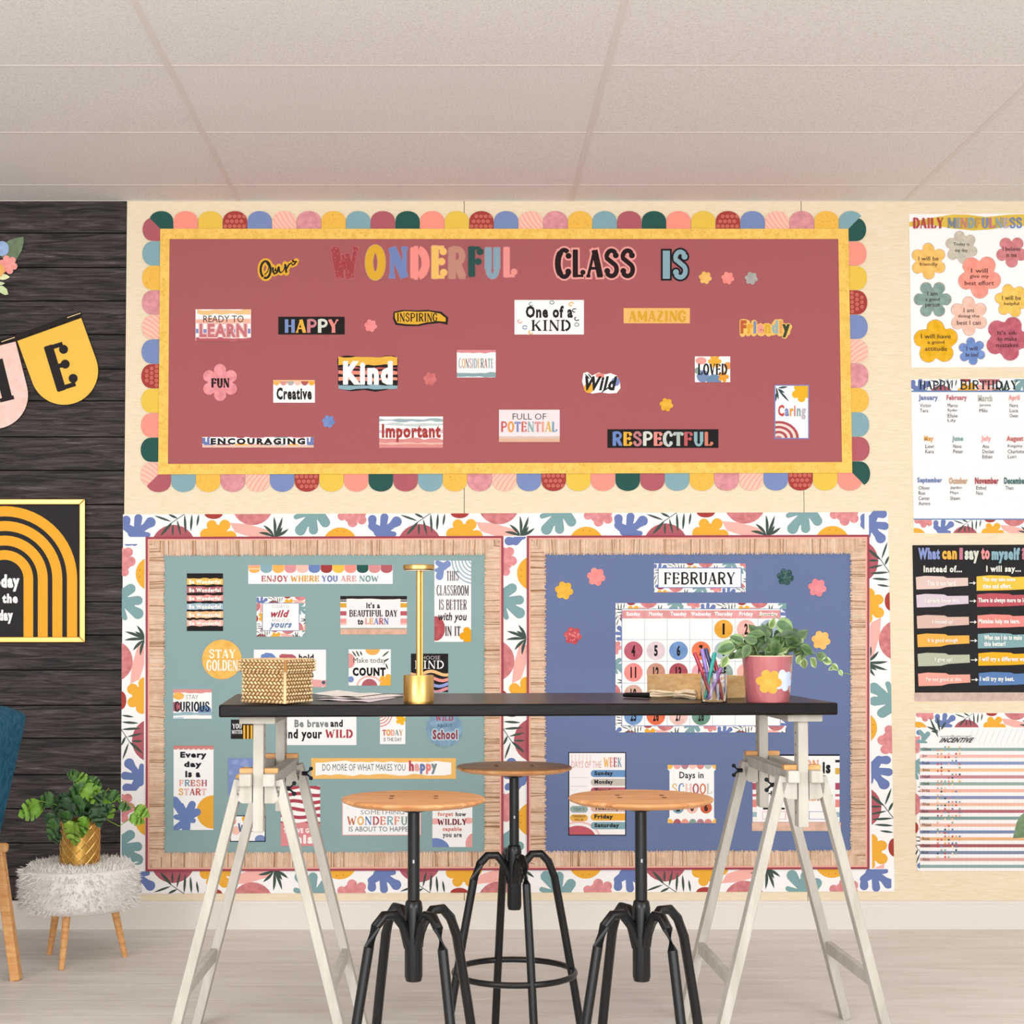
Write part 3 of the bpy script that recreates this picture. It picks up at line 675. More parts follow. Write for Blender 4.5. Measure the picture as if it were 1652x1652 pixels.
le = Print(BY-.0012); le.text('Friendly', 1195, 517, 1274, 544, ['#C0633F', '#E8A83A', '#7F93B8', '#EFA08E', '#E0B040', '#9DB5B2', '#E79F5C', '#3B4A3A'], bold=.10, halo='#F6C66E'); le.build('lettering', t)
t = thing('flower_cutout', 'large pink watercolour flower cutout reading FUN', 'flower cutout', at(355, 646, BY))
slab_poly(flower(355, 617, 30, 6, .52, .4), BY-.0004, BY-.0016, mat('#E8949A', mott=.12), 'card', t)
le = Print(BY-.0018); le.text('FUN', 341, 610, 370, 625.5, '#2F2528', font='D', k=1.2); le.build('lettering', t)
t, pr = card('small white card with scallop top edge reading Creative', 440.8, 613, 508, 649.6, 'white')
for i, c in enumerate(['#F0B86A', '#D99A90', '#B7AFAE', '#F5C7B2', '#B5605E', '#F0B04A']): pr.add(circ(446+i*11.4, 615, 6, 7), c)
pr.rect(440, 613, 508, 615, '#F0C08A'); le = letters(pr); le.text('Creative', 446, 625, 503, 645, '#2A2829', bold=.06 if False else .045); done(t, pr, le)
po = [(544, 580), (548, 575), (560, 573.5), (578, 575), (586, 578), (600, 582), (612, 577), (622, 573.5), (636, 574), (642, 580), (641, 600), (642, 616), (640, 626), (622, 629), (606, 632), (588, 629), (566, 631), (550, 628), (545, 618), (546, 600)]
t, pr = card('striped brushstroke sign with large white word Kind', 544, 573, 642, 632, '#2A2526', poly=po)
for a, b, c, s_ in ((576, 589, '#EDB84C', 1), (593, 595, '#C8605E', 2), (598, 604, '#EE8F7E', 3), (609, 614, '#F29C85', 4), (621, 628, '#8FB0BC', 5)): pr.add(wobble(546, a, 641, b, 1.4, 9, s_), c)
le = letters(pr); le.text('Kind', 554, 583, 633, 620, 'white', bold=.10); done(t, pr, le)
t, pr = card('white card with rose top and grey bottom strokes reading CONSIDERATE', 737, 564.5, 799.8, 609, 'white')
pr.add(wobble(736, 563, 801, 569, 1.2, 9, 3), '#D98F93'); pr.add(wobble(736, 601, 801, 608, 1.2, 9, 5), '#8FA9AC'); le = letters(pr)
le.text('CONSIDERATE', 740, 578, 796.5, 594, ['#8AA0A8', '#EFA05A', '#6D6A6A', '#B5606A', '#8CA39A'], font='D', k=.8); done(t, pr, le)
po = [(941, 602), (948, 600), (955, 606), (966, 601), (976, 604), (985, 602), (995, 606), (1000, 615), (1001, 626), (995, 634), (982, 635), (970, 633), (955, 635), (944, 630), (939, 616)]
t, pr = card('white cloud shaped cutout with leaf strokes reading Wild', 938, 600, 1001, 636, 'white', poly=po)
pr.add(circ(950, 626, 8), 'ochre'); pr.add(circ(993, 616, 7), 'blue'); pr.add(circ(968, 606, 7, 4), '#E88A80')
for q in ((943, 603, 952, 612), (948, 602, 956, 612), (975, 630, 986, 622), (970, 634, 978, 626)): pr.add(lens(*q, 2.4), 'leaf')
le = letters(pr); le.text('Wild', 944, 607, 996, 630, 'black', bold=.045, shear=.3); done(t, pr, le)
t, pr = card('square floral card reading LOVED', 1121, 575, 1178, 616.5, 'paper')
pr.add(flower(1153, 583, 11, 6), 'ochre'); pr.add(circ(1131, 582, 9, 6), '#EFA39A'); pr.add(circ(1134, 607, 10), '#7C92B8'); pr.add(circ(1152, 614, 12, 10), '#6F8FB0'); pr.add(flower(1167, 608, 9, 5), '#E9A23C'); pr.add(circ(1125, 598, 5), '#8CA39A'); pr.add(circ(1174, 590, 6), '#E8A05A')
le = letters(pr); le.text('LOVED', 1126, 586.5, 1173, 605, 'black', font='D', k=.95); done(t, pr, le)
t, pr = card('white and rose watercolour card reading Important', 611.8, 672, 714.6, 722.5, 'paper')
pr.add(wobble(611, 676, 716, 680, 1.5, 10, 1), '#9DB4B8'); pr.add(wobble(611, 683, 716, 687, 1.5, 10, 2), '#C9D3D4'); pr.add(wobble(611, 693, 716, 698, 1.5, 10, 6), '#D8BFC0'); pr.add(wobble(611, 708, 716, 724, 2, 10, 3), '#DB918D'); pr.add(wobble(611, 714, 716, 717, 1, 10, 8), '#EBBBB2')
le = letters(pr); le.text('Important', 616, 684, 711, 713, '#A8423F', bold=.045); done(t, pr, le)
t, pr = card('pale card with burlap lower edge reading FULL OF POTENTIAL', 805, 661, 903, 713, '#EFE3E6')
pr.add(wobble(804, 704, 904, 711, .6, 6, 3), '#D9C2B6'); pr.add(wobble(804, 708, 904, 714, .8, 6, 4), '#E2B79C'); le = letters(pr)
le.text('FULL OF', 827, 667, 881, 677, '#4A4A4E', bold=0); le.text('POTENTIAL', 808, 680, 899, 697, ['#C9605E', '#E8A05A', '#7D8FC0', '#D26F66', '#8CB0B0', '#D99292', '#EFA08E', '#E0B860', '#7FA5B5'], font='D', k=.95); done(t, pr, le)
t, pr = card('tall white card with blue edge and rainbow reading Caring', 1251, 622.5, 1303.5, 706.5, 'white', back=('#7F8CC0', 1.8))
pr.add(flower(1293, 633, 16, 5, .3), '#EFB52E')
for q in ((1252, 624, 1256, 645), (1255, 628, 1273, 648), (1255, 626, 1271, 624), (1254, 627, 1266, 634), (1253, 632, 1251, 648)): pr.add(lens(*q, 3.4), '#3D5358')
for i, c in enumerate(['#B0545C', '#F3D9CF', '#B0545C', '#F3D9CF', '#B0545C', '#F3D9CF', '#C6777A']): pr.add(circ(1256, 707, 33-i*4.6, 28-i*4, 28), c)
le = letters(pr); le.text('Caring', 1255, 653, 1300, 677, ['#C6554D', '#7D8FC0', '#E6A040', '#C9858A', '#8FA9B0', '#C2B6C4'], bold=.045); done(t, pr, le)
t, pr = card('long thin white patterned strip reading ENCOURAGING', 326.5, 705, 506, 722, '#F6F1F0')
hstrip(pr, 326.5, 705, 506, 722, .42); pr.rect(338, 706.5, 495, 716, '#F9F5F2'); pr.rect(326, 718, 506, 723, '#E9C5B2'); le = letters(pr)
le.text('ENCOURAGING', 340, 707, 492, 717, '#26242A', bold=.10, even=.16); done(t, pr, le)
t, pr = card('long black card with colourful letters reading RESPECTFUL', 980, 692.5, 1159, 722.5, '#221F20')
le = letters(pr); le.text('RESPECTFUL', 988, 696.5, 1150, 719.5, ['#6F8BC4', '#EDB445', '#C27F86', '#D6DBCF', '#EE938A', '#C9CFCB', '#B7C3BC', '#C16066', '#8FB3BD', '#D4806C'], font='D', k=1.15); done(t, pr, le)
# ------------------------------------------------------------------ green board cards
t, pr = card('black card with six torn coloured stripes reading Be Wonderful', 301.5, 925, 359.8, 1018, '#242122')
for i, c in enumerate(['#EDC060', '#B86A72', '#F09A95', '#A9C0CF', '#F3BE8A', '#F7B6A8']):
    y = 933.2+i*13.4; pr.add(wobble(301, y, 360.5, y+9.8-(i == 1)*.3, .9, 5, i+3), c)
le = letters(pr)
for i in range(6): y = 935+i*13.4; le.text('Be Wonderful', 305, y, 356, y+7, '#FFF9F0', bold=.045)
done(t, pr, le)
t, pr = card('long white banner with scallops reading ENJOY WHERE YOU ARE NOW', 400.5, 911.5, 633.5, 942, 'white', name='banner_card')
sc_ = ['#EFB35E', '#8AAFB8', '#EFB35E', '#DE9699', '#F7BFB0', '#6F86BC', '#A2403F', '#EBC04E', '#FA9486', '#2C5852', '#D99292', '#B2606A']
for i, c in enumerate(sc_): x = 400.5+19.4*i; pr.add([(x+.2, 911), (x+.2, 918)]+[(x+9.7-9.5*math.cos(math.pi*k/10), 918+6.5*math.sin(math.pi*k/10)) for k in range(1, 10)]+[(x+19.2, 918), (x+19.2, 911)], c)
pr.rect(401, 911.5, 420, 914.5, '#F2A79C'); pr.rect(401, 917, 420, 918.6, '#F9DDB9')
le = letters(pr)
for s_, a, b, c in (('ENJOY', 421.5, 465, '#B8605F'), ('WHERE', 469, 515, '#DFA040'), ('YOU', 519, 545, '#6E80B5'), ('ARE', 549.5, 575, '#DFA2A2'), ('NOW', 579.5, 611, '#80A2A4')): le.text(s_, a, 928.5, b, 938.5, c, font='D', k=1.1)
done(t, pr, le)
t, pr = card('square floral bordered card reading TODAY IS wild AND IT IS yours', 414, 963, 492.5, 1027, 'paper')
hstrip(pr, 414, 963, 492.5, 973, .34); hstrip(pr, 414, 1017, 492.5, 1027, .34, 60); vstrip(pr, 414, 973, 423.5, 1017, .34, 90); vstrip(pr, 483, 973, 492.5, 1017, .34, 200)
pr.rect(423, 972.5, 483, 1018, '#7388B8'); pr.rect(424, 973.5, 482, 1017, 'white'); le = letters(pr)
le.text('TODAY IS', 438, 976, 466, 981, '#B9B2B6', bold=0); le.text('wild', 437, 984, 467, 996, '#A93F4C', bold=.045, shear=.35); le.text('AND IT IS', 438, 998, 467, 1003, '#B9B2B6', bold=0); le.text('yours', 434, 1005, 471, 1016, '#6C86AE', bold=.045, shear=.35); done(t, pr, le)
t, pr = card("striped card reading It's a BEAUTIFUL DAY to LEARN", 549, 961.5, 656.5, 1013, '#F7F2F1')
pr.rect(549, 961, 657, 967.5, '#2B2829')
for i, c in enumerate(['#2B2829', '#DDA73A', '#BC5D68', '#EF9C98', '#F7C0BA']):
    y = (968.5, 973, 986, 998, 1005)[i]; h = (2, 7, 7, 7, 3)[i]
    pr.rect(549, y, 561, y+h, c); pr.rect(644, y, 657, y+h, c)
pr.add(wobble(559, 966.5, 646, 1011, .8, 9, 4), '#F4EEF0'); slab_poly(rectp(549, 1014.5, 656.5, 1023.5), BY-.0004, BY-.0014, mat('#D9AE98', rough=.95, mott=.08), 'burlap_strip', t)
le = letters(pr); le.text("It's a", 591, 972, 613, 981.5, '#2A2829', bold=.045); le.text('BEAUTIFUL DAY', 563.5, 984, 641, 995, '#33333A', font='D', k=.95); le.text('to', 577, 998.5, 586, 1008, '#2A2829', bold=.045)
le.text('LEARN', 589, 997, 627, 1007.5, ['#E39A90', '#E0A860', '#7D8FC0', '#B8606A', '#6E80B5'], font='D'); done(t, pr, le)
t, pr = card('tall white card reading THIS CLASSROOM IS BETTER with you IN IT', 700.8, 904.5, 760, 1035.5, '#F9F4F6')
for q in ((706, 908, 4, 716, 914, 6), (722, 910, 5.5, 712, 916, 5), (709, 930, 6, 712, 916, 5), (704, 920, 3, 712, 918, 4)): pr.add(capsule(*q), '#7F93C4')
for i in range(6): pr.add(ribbon(arc(764, 902, 8+i*5.4, 9+i*6, 90, 200, 14), 2.2), '#9DB9C4')
pr.add(circ(703, 1014, 15, 20), '#B45259', mott=.1); pr.add(flower(756, 1026, 15, 5, .6), '#E9A520'); le = letters(pr)
le.text('THIS', 720, 921, 740, 937, '#3A3136', font='D', k=.8); le.text('CLASSROOM', 704.5, 944, 756, 961, '#3A3136', font='D', k=.75); le.text('IS BETTER', 708, 967, 753, 984, '#3A3136', font='D', k=.75)
le.text('with you', 707, 988, 753, 1005, '#3A3136', shear=.2); le.text('IN IT', 718, 1010, 743, 1026, '#3A3136', font='D', k=.8); done(t, pr, le)
t = thing('round_sign', 'round golden yellow disc reading STAY GOLDEN', 'sign', at(358, 1096, BY))
slab_poly(circ(358, 1064, 32, 32, 48), BY-.0004, BY-.0016, mat('#F0B95A', mott=.06), 'card', t); le = Print(BY-.0018)
le.text('STAY', 337, 1047.5, 380, 1062, '#FFF6E6', font='D', k=.95); le.text('GOLDEN', 333.5, 1064.5, 383.5, 1082.5, '#FFF6E6', font='D', k=.95); le.build('lettering', t)
t, pr = card('white card with large blue B and red E reading BE bold, behind the basket', 409.5, 1048, 526, 1108.5, '#FAF5F7')
pr.add(wobble(503, 1095, 527, 1110, 3, 5, 5), '#E8A9A6'); pr.add(circ(522, 1101, 3), '#4D6474'); le = letters(pr)
le.text('B', 422, 1055, 446, 1098, '#6F8BC4', font='D', k=1.5); le.text('E', 452, 1055, 476, 1098, '#B8606A', font='D', k=1.5)
for i, s_ in enumerate(('bold', 'kind', 'true')): le.text(s_, 482, 1055.5+i*14, 506, 1065+i*14, '#2A2829', bold=.045)
done(t, pr, le)
t, pr = card('square patterned card reading Make today COUNT', 562.5, 1047.5, 630.5, 1106, 'paper')
pr.add(circ(601, 1047, 12, 10), '#EFB35E'); pr.add(circ(563, 1066, 10, 12), '#E19C98'); pr.add(circ(596, 1108, 13), '#B2606A'); pr.add(ribbon(arc(596, 1108, 20, 17, 180, 360), 3), '#F2B9B0'); pr.add(flower(624, 1100, 13, 5), 'ochre')
pr.add(circ(566, 1096, 5), 'blue')
for q in ((568, 1050, 575, 1060), (574, 1049, 580, 1060), (581, 1050, 584, 1058), (616, 1060, 628, 1050), (618, 1068, 628, 1062), (622, 1070, 626, 1080)): pr.add(lens(*q, 2.6), 'leaf')
le = letters(pr); le.text('Make today', 570, 1061, 623, 1072, '#5A5558', bold=0); le.text('COUNT', 569, 1077, 622, 1090.5, '#1F1D1F', bold=.10); done(t, pr, le)
t, pr = card('black card with wavy coloured stripes reading CHOOSE KIND', 663, 1054.5, 723, 1116.5, '#242122')
for i, c in enumerate(['#EFBE86', '#EE9A92', '#92A0D6', '#D9929C']): pr.add(ribbon([(660+k*6, 1086+i*9+3.2*math.sin(k*.8+i*.7)) for k in range(12)], 5), c)
le = letters(pr); le.text('CHOOSE', 674, 1058, 710, 1064, '#BDB5B8', bold=0); le.text('KIND', 669, 1065.5, 716.5, 1079, '#FFFFFF', font='D', k=.7); done(t, pr, le)
t, pr = card('small watercolour card reading STAY CURIOUS at left edge of green board', 279.5, 1112, 341.5, 1159.5, 'paper')
pr.add(wobble(279, 1111, 342, 1118, 1, 9, 1), '#DE9792'); pr.add(circ(288, 1123, 9, 6), '#F2B95E'); pr.add(circ(284, 1140, 9, 8), '#B2606A'); pr.add(circ(330, 1146, 11, 8), '#6F8BB8'); pr.add(wobble(279, 1149, 342, 1154, 1, 9, 2), '#9DB9C4'); pr.add(wobble(280, 1157, 296, 1161, .5, 5, 2), '#BFD3DC')
le = letters(pr); le.text('STAY', 300, 1121, 320, 1128, '#9B9598', bold=0); le.text('CURIOUS', 282, 1132, 338, 1148, '#26323A', font='D', k=1.0); done(t, pr, le)
t, pr = card('small black card with yellow stripes reading YOU MATTER', 372.5, 1161, 414, 1192, '#2A2829')
for i in range(4): pr.rect(392.5+i*5.8, 1170, 395.7+i*5.8, 1193, '#F2B43C')
le = letters(pr); le.text('YOU', 375, 1167.5, 390, 1175.5, 'white', font='D', k=.8); le.text('MATTER', 374, 1177.5, 391, 1184, 'white', font='D', k=.8); done(t, pr, le)
t, pr = card('white card reading Be brave and find your WILD below the table top', 452, 1138, 575, 1202, '#FBF8F8')
le = letters(pr); le.text('Be brave', 475, 1161, 530, 1173.5, '#7F8A8A', bold=.045); le.text('and', 533, 1161, 553, 1173, '#2A2829', bold=.045); le.text('find your', 455, 1176, 519.5, 1196, '#2A2829', bold=.045); le.text('WILD', 525, 1177, 569, 1190.5, '#B0404A', font='D', k=1.1); done(t, pr, le)
t, pr = card('narrow white card with rainbow and flower reading TODAY IS THE DAY', 613, 1130, 654, 1200.5, 'paper')
for i in range(4): pr.add(ribbon(arc(613, 1152, 6+i*4.4, 6+i*4.6, -90, 90, 12), 2), '#D9908C')
pr.add(flower(647, 1161, 9, 5), '#EFB52E'); le = letters(pr); le.text('TODAY', 617, 1177, 650, 1187, ['#C9605E', '#E3A040', '#EFA08E', '#8CA39A', '#C9A77E'], font='D'); le.text('IS THE DAY', 619, 1190, 648, 1196, '#4A4548', bold=0); done(t, pr, le)
t = thing('round_sign', 'round blue grey burst sign reading WILD ABOUT School', 'sign', at(717, 1206, BY))
slab_poly(flower(717, 1176, 30, 16, 0, .1, 6), BY-.0004, BY-.0016, mat('#7E9FB8', mott=.1), 'card', t); le = Print(BY-.0018)
le.text('WILD', 703, 1154, 731, 1163, '#A8455A', font='D'); le.text('ABOUT', 705, 1168, 730, 1173, '#38506A', bold=0); le.text('School', 698, 1177, 738, 1193, '#8E3A44', bold=.045, halo='#BCD0DC'); le.build('lettering', t)
t, pr = card('tall white card reading Every day is a FRESH START with blue leaf and orange circle', 280, 1203, 344.5, 1339, '#FCFAFA')
pr.rect(279, 1202, 345, 1207, '#C87F78')
pr.many([circ(283.5+i*8.2, 1207, 4.2, 2.6, 10) for i in range(8)], '#D08B84')
pr.add(circ(344, 1310, 27, 27, 32), 'ochre')
for q in ((282, 1292, 7, 300, 1318, 8), (292, 1300, 5, 300, 1318, 7), (310, 1298, 6, 302, 1318, 8), (318, 1310, 6, 300, 1318, 8), (284, 1318, 4, 300, 1320, 7), (300, 1336, 7, 300, 1318, 8), (312, 1324, 4, 300, 1320, 6), (284, 1336, 5, 298, 1326, 6)): pr.add(capsule(*q), '#6F86BC')
le = letters(pr)
for s_, a, b, c, d in (('Every', 291, 333, 1213, 1225), ('day', 297, 325, 1228.5, 1240), ('is a', 299, 323, 1243.5, 1254)): le.text(s_, a, c, b, d, '#262830', bold=.10)
le.text('FRESH', 289, 1258, 334, 1268.5, ['#F0A9A0', '#7D9AA8', '#C9605E', '#E58A78', '#B2606A'], font='D'); le.text('START', 288, 1272, 333, 1283, ['#EDB445', '#E9B9B2', '#B2606A', '#C9605E', '#F5BCB6'], font='D'); done(t, pr, le)
t, pr = card('periwinkle blue patterned card with golden flower behind left trestle', 367.5, 1223, 426, 1282, '#8093C6')
rr = random.Random(4)
for i in range(16): pr.add(flower(rr.uniform(368, 426), rr.uniform(1223, 1282), 4, 5), '#95A5D3')
pr.add(flower(402, 1258, 22, 6, .2), '#EDB445'); pr.add(circ(402, 1250, 13, 8), '#F3A05A'); done(t, pr)
t, pr = card('long golden banner card reading DO MORE OF WHAT MAKES YOU happy', 502, 1223, 735.5, 1256.5, '#F0BE6E', name='banner_card')
pr.add(wobble(509, 1229, 728, 1250, 2, 12, 6), '#FCFAF7'); le = letters(pr); le.text('DO MORE OF WHAT MAKES YOU', 520, 1232.5, 654, 1243.5, '#5E6468', bold=0); le.text('happy', 660, 1227.5, 705, 1248.5, ['#B8505E', '#E8A9A6', '#6E80B5', '#E88A80', '#7E8C96'], bold=.10); done(t, pr, le)
t, pr = card('small square card with dark blue corner edge at bottom left reading WILD', 372.5, 1317, 427, 1356.5, 'paper', back=('#27344C', 1.6))
pr.add(circ(398, 1321, 8, 6), 'ochre'); pr.add(circ(375, 1325, 6), 'coral'); pr.add(circ(420, 1354, 9, 7), 'blue'); pr.add(flower(392, 1352, 6), '#F2B95E'); pr.add(circ(381, 1340, 7), '#F7C4B2'); le = letters(pr); le.text('WILD', 384, 1328, 420, 1342, '#54688F', font='D'); done(t, pr, le)
t, pr = card('white card with wavy dark red stripes and pink base behind left trestle', 453, 1268, 516.5, 1365, 'paper')
for i in range(7): y = 1270+i*11.5; pr.add(ribbon([(450+k*8, y+i*.3+1.8*math.sin(k*.9+i)) for k in range(10)], 5.6), '#B04A58')
pr.rect(452, 1331, 517, 1366, '#DE8E92'); pr.add(wobble(452, 1328, 517, 1335, 1.5, 6, 3), '#DE8E92'); le = letters(pr)
le.text("YOU'VE GOT", 457, 1336, 512, 1344, '#FFF4F2', bold=.045); le.text('this', 465, 1346, 505, 1361, '#FFF4F2', bold=.10); done(t, pr, le)
t, pr = card('white card with pink edge reading SOMETHING WONDERFUL IS ABOUT TO HAPPEN', 553, 1287, 678, 1346.5, '#FDFBFB', back=('#F0AFA8', 1.2))
le = letters(pr); le.text('SOMETHING', 582, 1307, 652, 1314, '#8B8A90', bold=0); le.text('WONDERFUL', 560, 1317, 668, 1331, ['#C9704E', '#EFB86A', '#6E86BC', '#B8606A', '#D8806C', '#8FB0B8', '#E8927E', '#8CA39A', '#EFA06E'], font='D', k=.9); le.text('IS ABOUT TO HAPPEN', 563, 1333.5, 666, 1341.5, '#77757C', bold=0); done(t, pr, le)
t, pr = card('white card with blue and pink corners reading Never forget how WILDLY capable you are', 697.5, 1290, 762, 1366.5, '#FBF9F8')
pr.add(circ(702, 1372, 24, 20, 28), '#7388BE'); pr.add(circ(765, 1362, 14, 18, 28), '#E7A3A0'); pr.add(circ(702, 1325, 8, 5), '#F2B4B0'); pr.add(circ(756, 1324, 8, 5), '#F2B4B0'); le = letters(pr)
le.text('Never', 713, 1296, 748, 1306, '#D98A80', bold=.045); le.text('forget', 706, 1310, 731, 1318.5, '#D98A80', bold=.045); le.text('how', 735, 1310, 752, 1317, '#4A4A4E', bold=.045); le.text('WILDLY', 706, 1321, 753, 1331, '#7E2C3C', font='D', k=1.1)
le.text('capable', 714, 1334, 745, 1342.5, '#D98A80', bold=.045); le.text('you are', 714, 1345, 745, 1353, '#6E7078', bold=.045); done(t, pr, le)

# ------------------------------------------------------------------ blue board cards
t, pr = card('white floral bordered card reading FEBRUARY above the calendar', 1055, 909, 1203, 955.5, 'paper')
hstrip(pr, 1055, 909, 1203, 917, .4); hstrip(pr, 1055, 948, 1203, 955.5, .4, 120); vstrip(pr, 1055, 917, 1062, 948, .4, 40); vstrip(pr, 1196, 917, 1203, 948, .4, 220)
pr.rect(1061.3, 915.6, 1196.4, 948.6, '#6B80B4'); pr.rect(1062.6, 917, 1195, 947.3, 'white'); le = letters(pr); le.text('FEBRUARY', 1071, 923, 1186, 943, 'black', font='D', k=.8); done(t, pr, le)
t, pr = card('February wall calendar with floral border, half hidden by table top', 993, 973, 1268.5, 1181.5, 'paper', name='wall_calendar', cat='calendar')
hstrip(pr, 993, 973, 1268.5, 982.5, .45, 90); hstrip(pr, 993, 1171, 1268.5, 1181.5, .45, 30); vstrip(pr, 993, 982, 1003, 1171, .45, 90); vstrip(pr, 1259, 982, 1268.5, 1171, .45, 20)
pr.rect(1002.6, 982, 1259.6, 1171.4, '#7E90BE'); pr.rect(1003.7, 983, 1258.5, 1170.3, '#FBFAFB'); pr.rect(1003.7, 984.5, 1258.5, 997.8, '#E09C9D', mott=.08)
vx = [1040, 1076.4, 1112.8, 1149.4, 1186, 1222.3]; hy = [1032, 1067, 1102, 1137]
pr.many([rectp(x-.4, 998, x+.4, 1170) for x in vx]+[rectp(1003.7, y-.4, 1258.5, y+.4) for y in hy], '#AFB9CC')
le = letters(pr)
for i, s_ in enumerate(('Sunday', 'Monday', 'Tuesday', 'Wednesday', 'Thursday', 'Friday', 'Saturday')):
    x = 1021.8+36.4*i; hw = 1.7*len(s_)+1; le.text(s_, x-hw, 987, x+hw, 995.5, '#FFFDFD', bold=.045)
done(t, pr, le)
DN = {'#E5A638': 'golden', '#F8B3A9': 'light pink', '#9DB4C8': 'grey blue', '#BC5F70': 'dark rose', '#DFCDD3': 'pale lilac', '#6F95C8': 'blue', '#EB7A50': 'orange', '#F98E88': 'coral', '#C7917D': 'tan', '#AA4A57': 'deep red', '#CFA598': 'beige', '#6E97C6': 'sky blue', '#E5714D': 'burnt orange', '#E9C3B8': 'pale peach', '#66917F': 'green', '#A9BCC4': 'light grey', '#E9A9A6': 'pink', '#EFB35E': 'yellow', '#E9A9B0': 'mottled pink', '#8CA39A': 'sage', '#F3B0A6': 'salmon', '#7D8FC0': 'periwinkle', '#D99292': 'rose'}
days = {1: '#E5A638', 2: '#F8B3A9', 3: '#9DB4C8', 4: '#BC5F70', 5: '#DFCDD3', 6: '#6F95C8', 7: '#EB7A50', 8: '#A9BCC4', 9: '#E9A9A6', 10: '#EFB35E', 11: '#F98E88', 12: '#C7917D', 13: '#AA4A57', 14: '#E9A9B0', 15: '#8CA39A', 16: '#F3B0A6',
        17: '#7D8FC0', 18: '#CFA598', 19: '#E5A638', 20: '#6F95C8', 21: '#D99292', 22: '#8CA39A', 23: '#EB7A50', 24: '#BC5F70', 25: '#6E97C6', 26: '#E5714D', 27: '#E9C3B8', 28: '#66917F'}
for d, c in days.items():
    i = (d+3) % 7; row = (d+3)//7; x = 1021.8+36.4*i; y = 1014.8+35*row
    lay = -((row+i) % 2)*1e-5
    cw = DN[c] if c in DN else 'muted'
    o = tag(slab_poly(circ(x, y, 15, 15, 32), BY-.0030, BY-.0038, mat(c, mott=.05), 'date_disc', origin=at(x, y, BY-.0034)), '%s date disc printed %d in the %s calendar row, under %s' % (cw, d, ('first', 'second', 'third', 'fourth', 'bottom')[row], ('Sunday', 'Monday', 'Tuesday', 'Wednesday', 'Thursday', 'Friday', 'Saturday')[i]), 'date disc', 'date discs on the calendar')
    le = Print(BY-.0039); n_ = str(d); hw = (1.8 if n_ == '1' else 3.0) if d < 10 else 4.7; le.text(n_, x-hw, y-9, x+hw, y+9, '#231F20', bold=.045); le.build('number', o)
t, pr = card('tall poster with black edge listing DAYS OF THE WEEK', 918.5, 1215, 1008.5, 1346.5, '#FBF5F6', back=('#1E1F26', 1.5), cat='poster', name='wall_poster')
pr.add(circ(933, 1352, 28, 20, 28), '#C4606C'); pr.add(ribbon(arc(933, 1352, 34, 26, 180, 360), 3), '#F3C6C0')
pr.many([rectp(922+i*6, 1217, 923+i*6, 1232) for i in range(6)], '#F0C9CB'); pr.many([rectp(921, y, 948, y+.8) for y in (1254, 1268, 1282)], '#E3CBD0')
dn = (('Sunday', '#6E97C6'), ('Monday', '#C9C2B8'), ('Tuesday', '#B8606A'), ('Wednesday', '#EFA08E'), ('Thursday', '#DDB9A6'), ('Friday', '#EFB040'), ('Saturday', '#86ABB5'))
for i, (s_, c) in enumerate(dn): y = 1242.3+i*14; pr.add([(1009, y)]+arc(958.5, y+5.7, 5.6, 5.7, 90, 270, 8)[::-1][:0]+[(958.5+5.6*math.cos(R(a)), y+5.7-5.7*math.sin(R(a))) for a in range(90, 271, 20)]+[(1009, y+11.4)], c)
for y, c in ((1300, '#9DB4B0'), (1314, '#F0B85A')): pr.add(capsule(925, y+5.5, 5.5, 943, y+5.5, 5.5), c)
le = letters(pr); le.text('DAYS OF THE', 922, 1228, 970, 1239, '#E2A8A2', bold=0); le.text('WEEK', 974, 1221.5, 1003, 1238, ['#F0B860', '#E8927E', '#A84A60', '#8FA9B8'], font='D', k=.9)
for i, (s_, c) in enumerate(dn): y = 1243.6+i*14; le.text(s_, 959, y+.3, 959+5*len(s_), y+9, '#2E2F3A', bold=.045)
le.text('TODAY IS', 925, 1303, 943, 1308, '#5E6A6E', bold=0); le.text('TOMORROW', 923, 1315, 945, 1319, '#7A5A2A', bold=0); le.text('WILL BE', 927, 1320.5, 941, 1324, '#7A5A2A', bold=0); done(t, pr, le)
po = [(1077, 1234), (1154.5, 1234), (1154.5, 1242), (1152, 1244), (1152, 1319), (1155, 1322), (1155, 1328), (1077.5, 1328), (1077.5, 1321), (1080, 1318), (1080, 1244), (1077, 1241)]
t, pr = card('white scroll poster with scalloped ends reading Days in SCHOOL', 1077, 1234, 1155, 1328, '#FDFAF9', poly=po, cat='poster', name='wall_poster')
for i, c in enumerate(['#F2BE5E', '#E9A9A6', '#B2848C', '#F7C6B8', '#D98A84', '#BFC4BE', '#F2BE5E']): x = 1080+i*12.5; pr.add(circ(x, 1234, 6.2, 7), c); pr.add(circ(x, 1328, 6.2, 7), ['#F2BE5E', '#B2606A', '#EFA08E', '#8CA39A', '#B2848C', '#D98A84', '#F2BE5E'][i])
for i, c in enumerate(['#7FA5B5', '#F3C3B2', '#D4694A']): pr.add(circ(1094+i*22.6, 1303, 9.5), c)
le = letters(pr); le.text('Days in', 1096, 1245, 1135, 1259, '#33313A', bold=.02); le.text('SCHOOL', 1084, 1264, 1149, 1281, ['#EFB860', '#5E86B5', '#F3C3B8', '#B8505E', '#D8805C', '#C9C0C4'], font='D', k=.65)
for i, n_ in enumerate('106'): le.text(n_, 1091+i*22.6, 1297, 1097+i*22.6, 1309, 'black', bold=.045)
done(t, pr, le)
t, pr = card('white poster with striped edges reading THE SEASON is, THE WEATHER is, behind right trestle', 1214, 1217, 1354.5, 1326, '#FCF9F8', cat='poster', name='wall_poster')
pr.rect(1214, 1216, 1355, 1219.5, '#23242A'); pr.rect(1214, 1219.5, 1221, 1327, '#FBF3F0')
